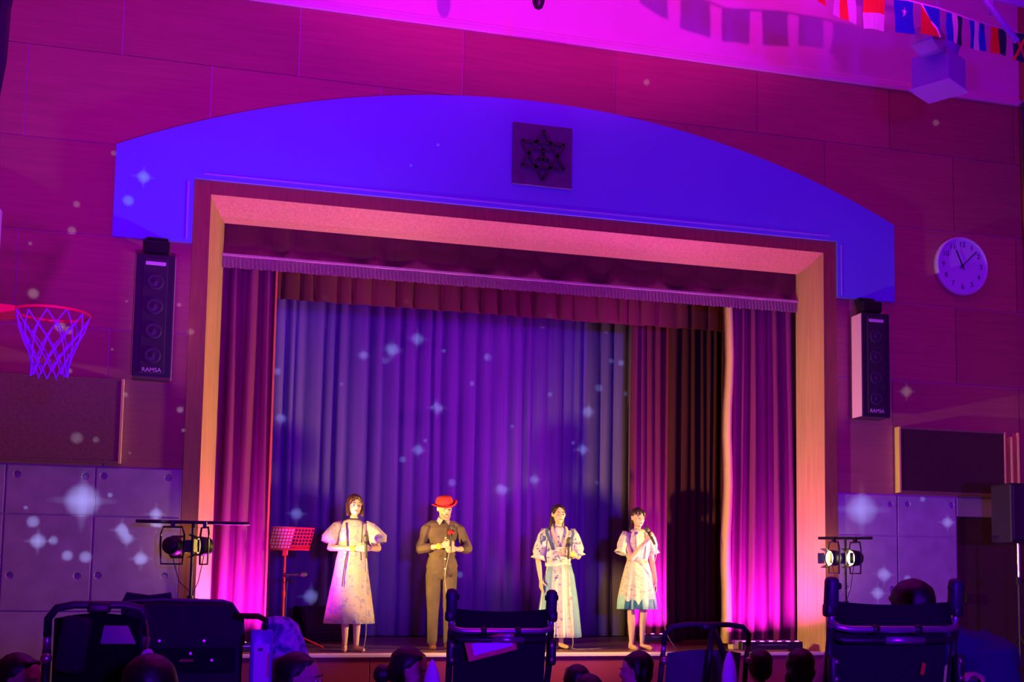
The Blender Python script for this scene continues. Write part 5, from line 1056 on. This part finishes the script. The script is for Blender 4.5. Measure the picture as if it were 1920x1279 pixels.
sitter('dark-haired person with long hair sitting below the orange jamb', 0.188, -5.80, 0.748, PI - 0.2, shirt_dark, 1.0, 'long')
sitter('masked person turned aside at the concrete wall edge, lowest corner', -3.855, -6.45, 0.771, 1.1, shirt_dark, 1.0, 'short', 0.1, None, True)
sitter('dark-haired person between the arched-bar stroller and the hooded stroller', -3.198, -8.20, 0.864, PI - 0.1, shirt_dark, 1.0, 'long')
sitter('dark-haired woman in front of the patterned cloth, turned to one side', -2.690, -6.70, 0.785, 1.2, shirt_pale, 1.0, 'long', 0.05)
sitter('low-sitting child in a pale shirt raising one arm beside the nearest stroller', -0.72, -7.55, 0.66, PI, shirt_pale, 0.85, 'short', 0.0, (-1, (-0.14, -0.02, 0.66), (-0.26, -0.10, 0.86)))
# leaning adult in a navy jacket, half hidden by the nearest stroller
t = thing('person', 'adult in a navy jacket leaning over behind the nearest stroller, back of dark head showing', 'person', (0.05, -7.55, 0))
HC = (-0.205, -0.02, 0.995); M = Matrix.Rotation(PI - 0.25, 4, 'Z') @ Matrix.Rotation(0.25, 4, 'X')
S1, S2 = V((-0.02, 0.0, 0.86)), V((0.24, -0.02, 0.80)); arms = [(S1, V((-0.12, 0.20, 0.66)), V((-0.30, 0.28, 0.60))), (S2, V((0.34, 0.05, 0.60)), V((0.10, -0.06, 0.70)))]
body = head_parts(HC, 1.06, M) + [('c', (0.05, 0, 0.86), (-0.16, 0, 0.93), 0.06, 0.05), ('c', (0.30, 0.0, 0.22), (0.13, 0, 0.78), 0.13, 0.13), ('c', S1, S2, 0.055, 0.055)]
for sx in (-1, 1): body += [('c', (0.30 + sx * 0.09, 0.0, 0.22), (0.26 + sx * 0.14, 0.38, 0.12), 0.09, 0.06), ('c', (0.26 + sx * 0.14, 0.38, 0.10), (0.28 + sx * 0.12, 0.0, 0.06), 0.056, 0.04), ('c', (0.28 + sx * 0.12, 0.0, 0.05), (0.28 + sx * 0.12, -0.16, 0.035), 0.034, 0.025)]
for S_, E_, W_ in arms: body += arm_parts(S_, E_, W_, k=1.1) + hand(W_, (W_ - E_), (0, 0, -1), (0, -1, 0.2), (0.4, 0.5, 0.4), 1.05)
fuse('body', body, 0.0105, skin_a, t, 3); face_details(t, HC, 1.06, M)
R3 = M.to_3x3(); hq = lambda a, b_, c: V(HC) + R3 @ V((a, b_, c))
fuse('hair', [('e', hq(0, 0.028, 0.045), (0.098, 0.108, 0.094)), ('e', hq(0, 0.052, -0.012), (0.090, 0.072, 0.092)), ('c', hq(-0.06, -0.062, 0.07), hq(0.06, -0.062, 0.07), 0.024, 0.024), ('c', hq(-0.078, 0.0, 0.03), hq(-0.08, 0.02, -0.03), 0.022, 0.014), ('c', hq(0.078, 0.02, 0.04), hq(0.082, 0.03, -0.0), 0.022, 0.014)], 0.010, hair_b, t, 3)
cp = [('c', (0.31, 0.0, 0.24), (0.16, 0, 0.76), 0.17, 0.165), ('c', S1, S2, 0.082, 0.088), ('c', (0.03, 0, 0.86), (-0.07, 0, 0.895), 0.075, 0.065)]
for S_, E_, W_ in arms: cp += [('c', S_, E_, 0.074, 0.062), ('c', E_, E_.lerp(W_, 0.6), 0.062, 0.05)]
fuse('jacket', cp, 0.012, shirt_navy, t, 3)
tp = []
for sx in (-1, 1): tp += [('c', (0.30 + sx * 0.09, 0.0, 0.23), (0.26 + sx * 0.14, 0.38, 0.13), 0.105, 0.075), ('c', (0.26 + sx * 0.14, 0.38, 0.11), (0.28 + sx * 0.12, 0.02, 0.08), 0.072, 0.055)]
fuse('trousers', tp, 0.014, shirt_dark, t, 2)
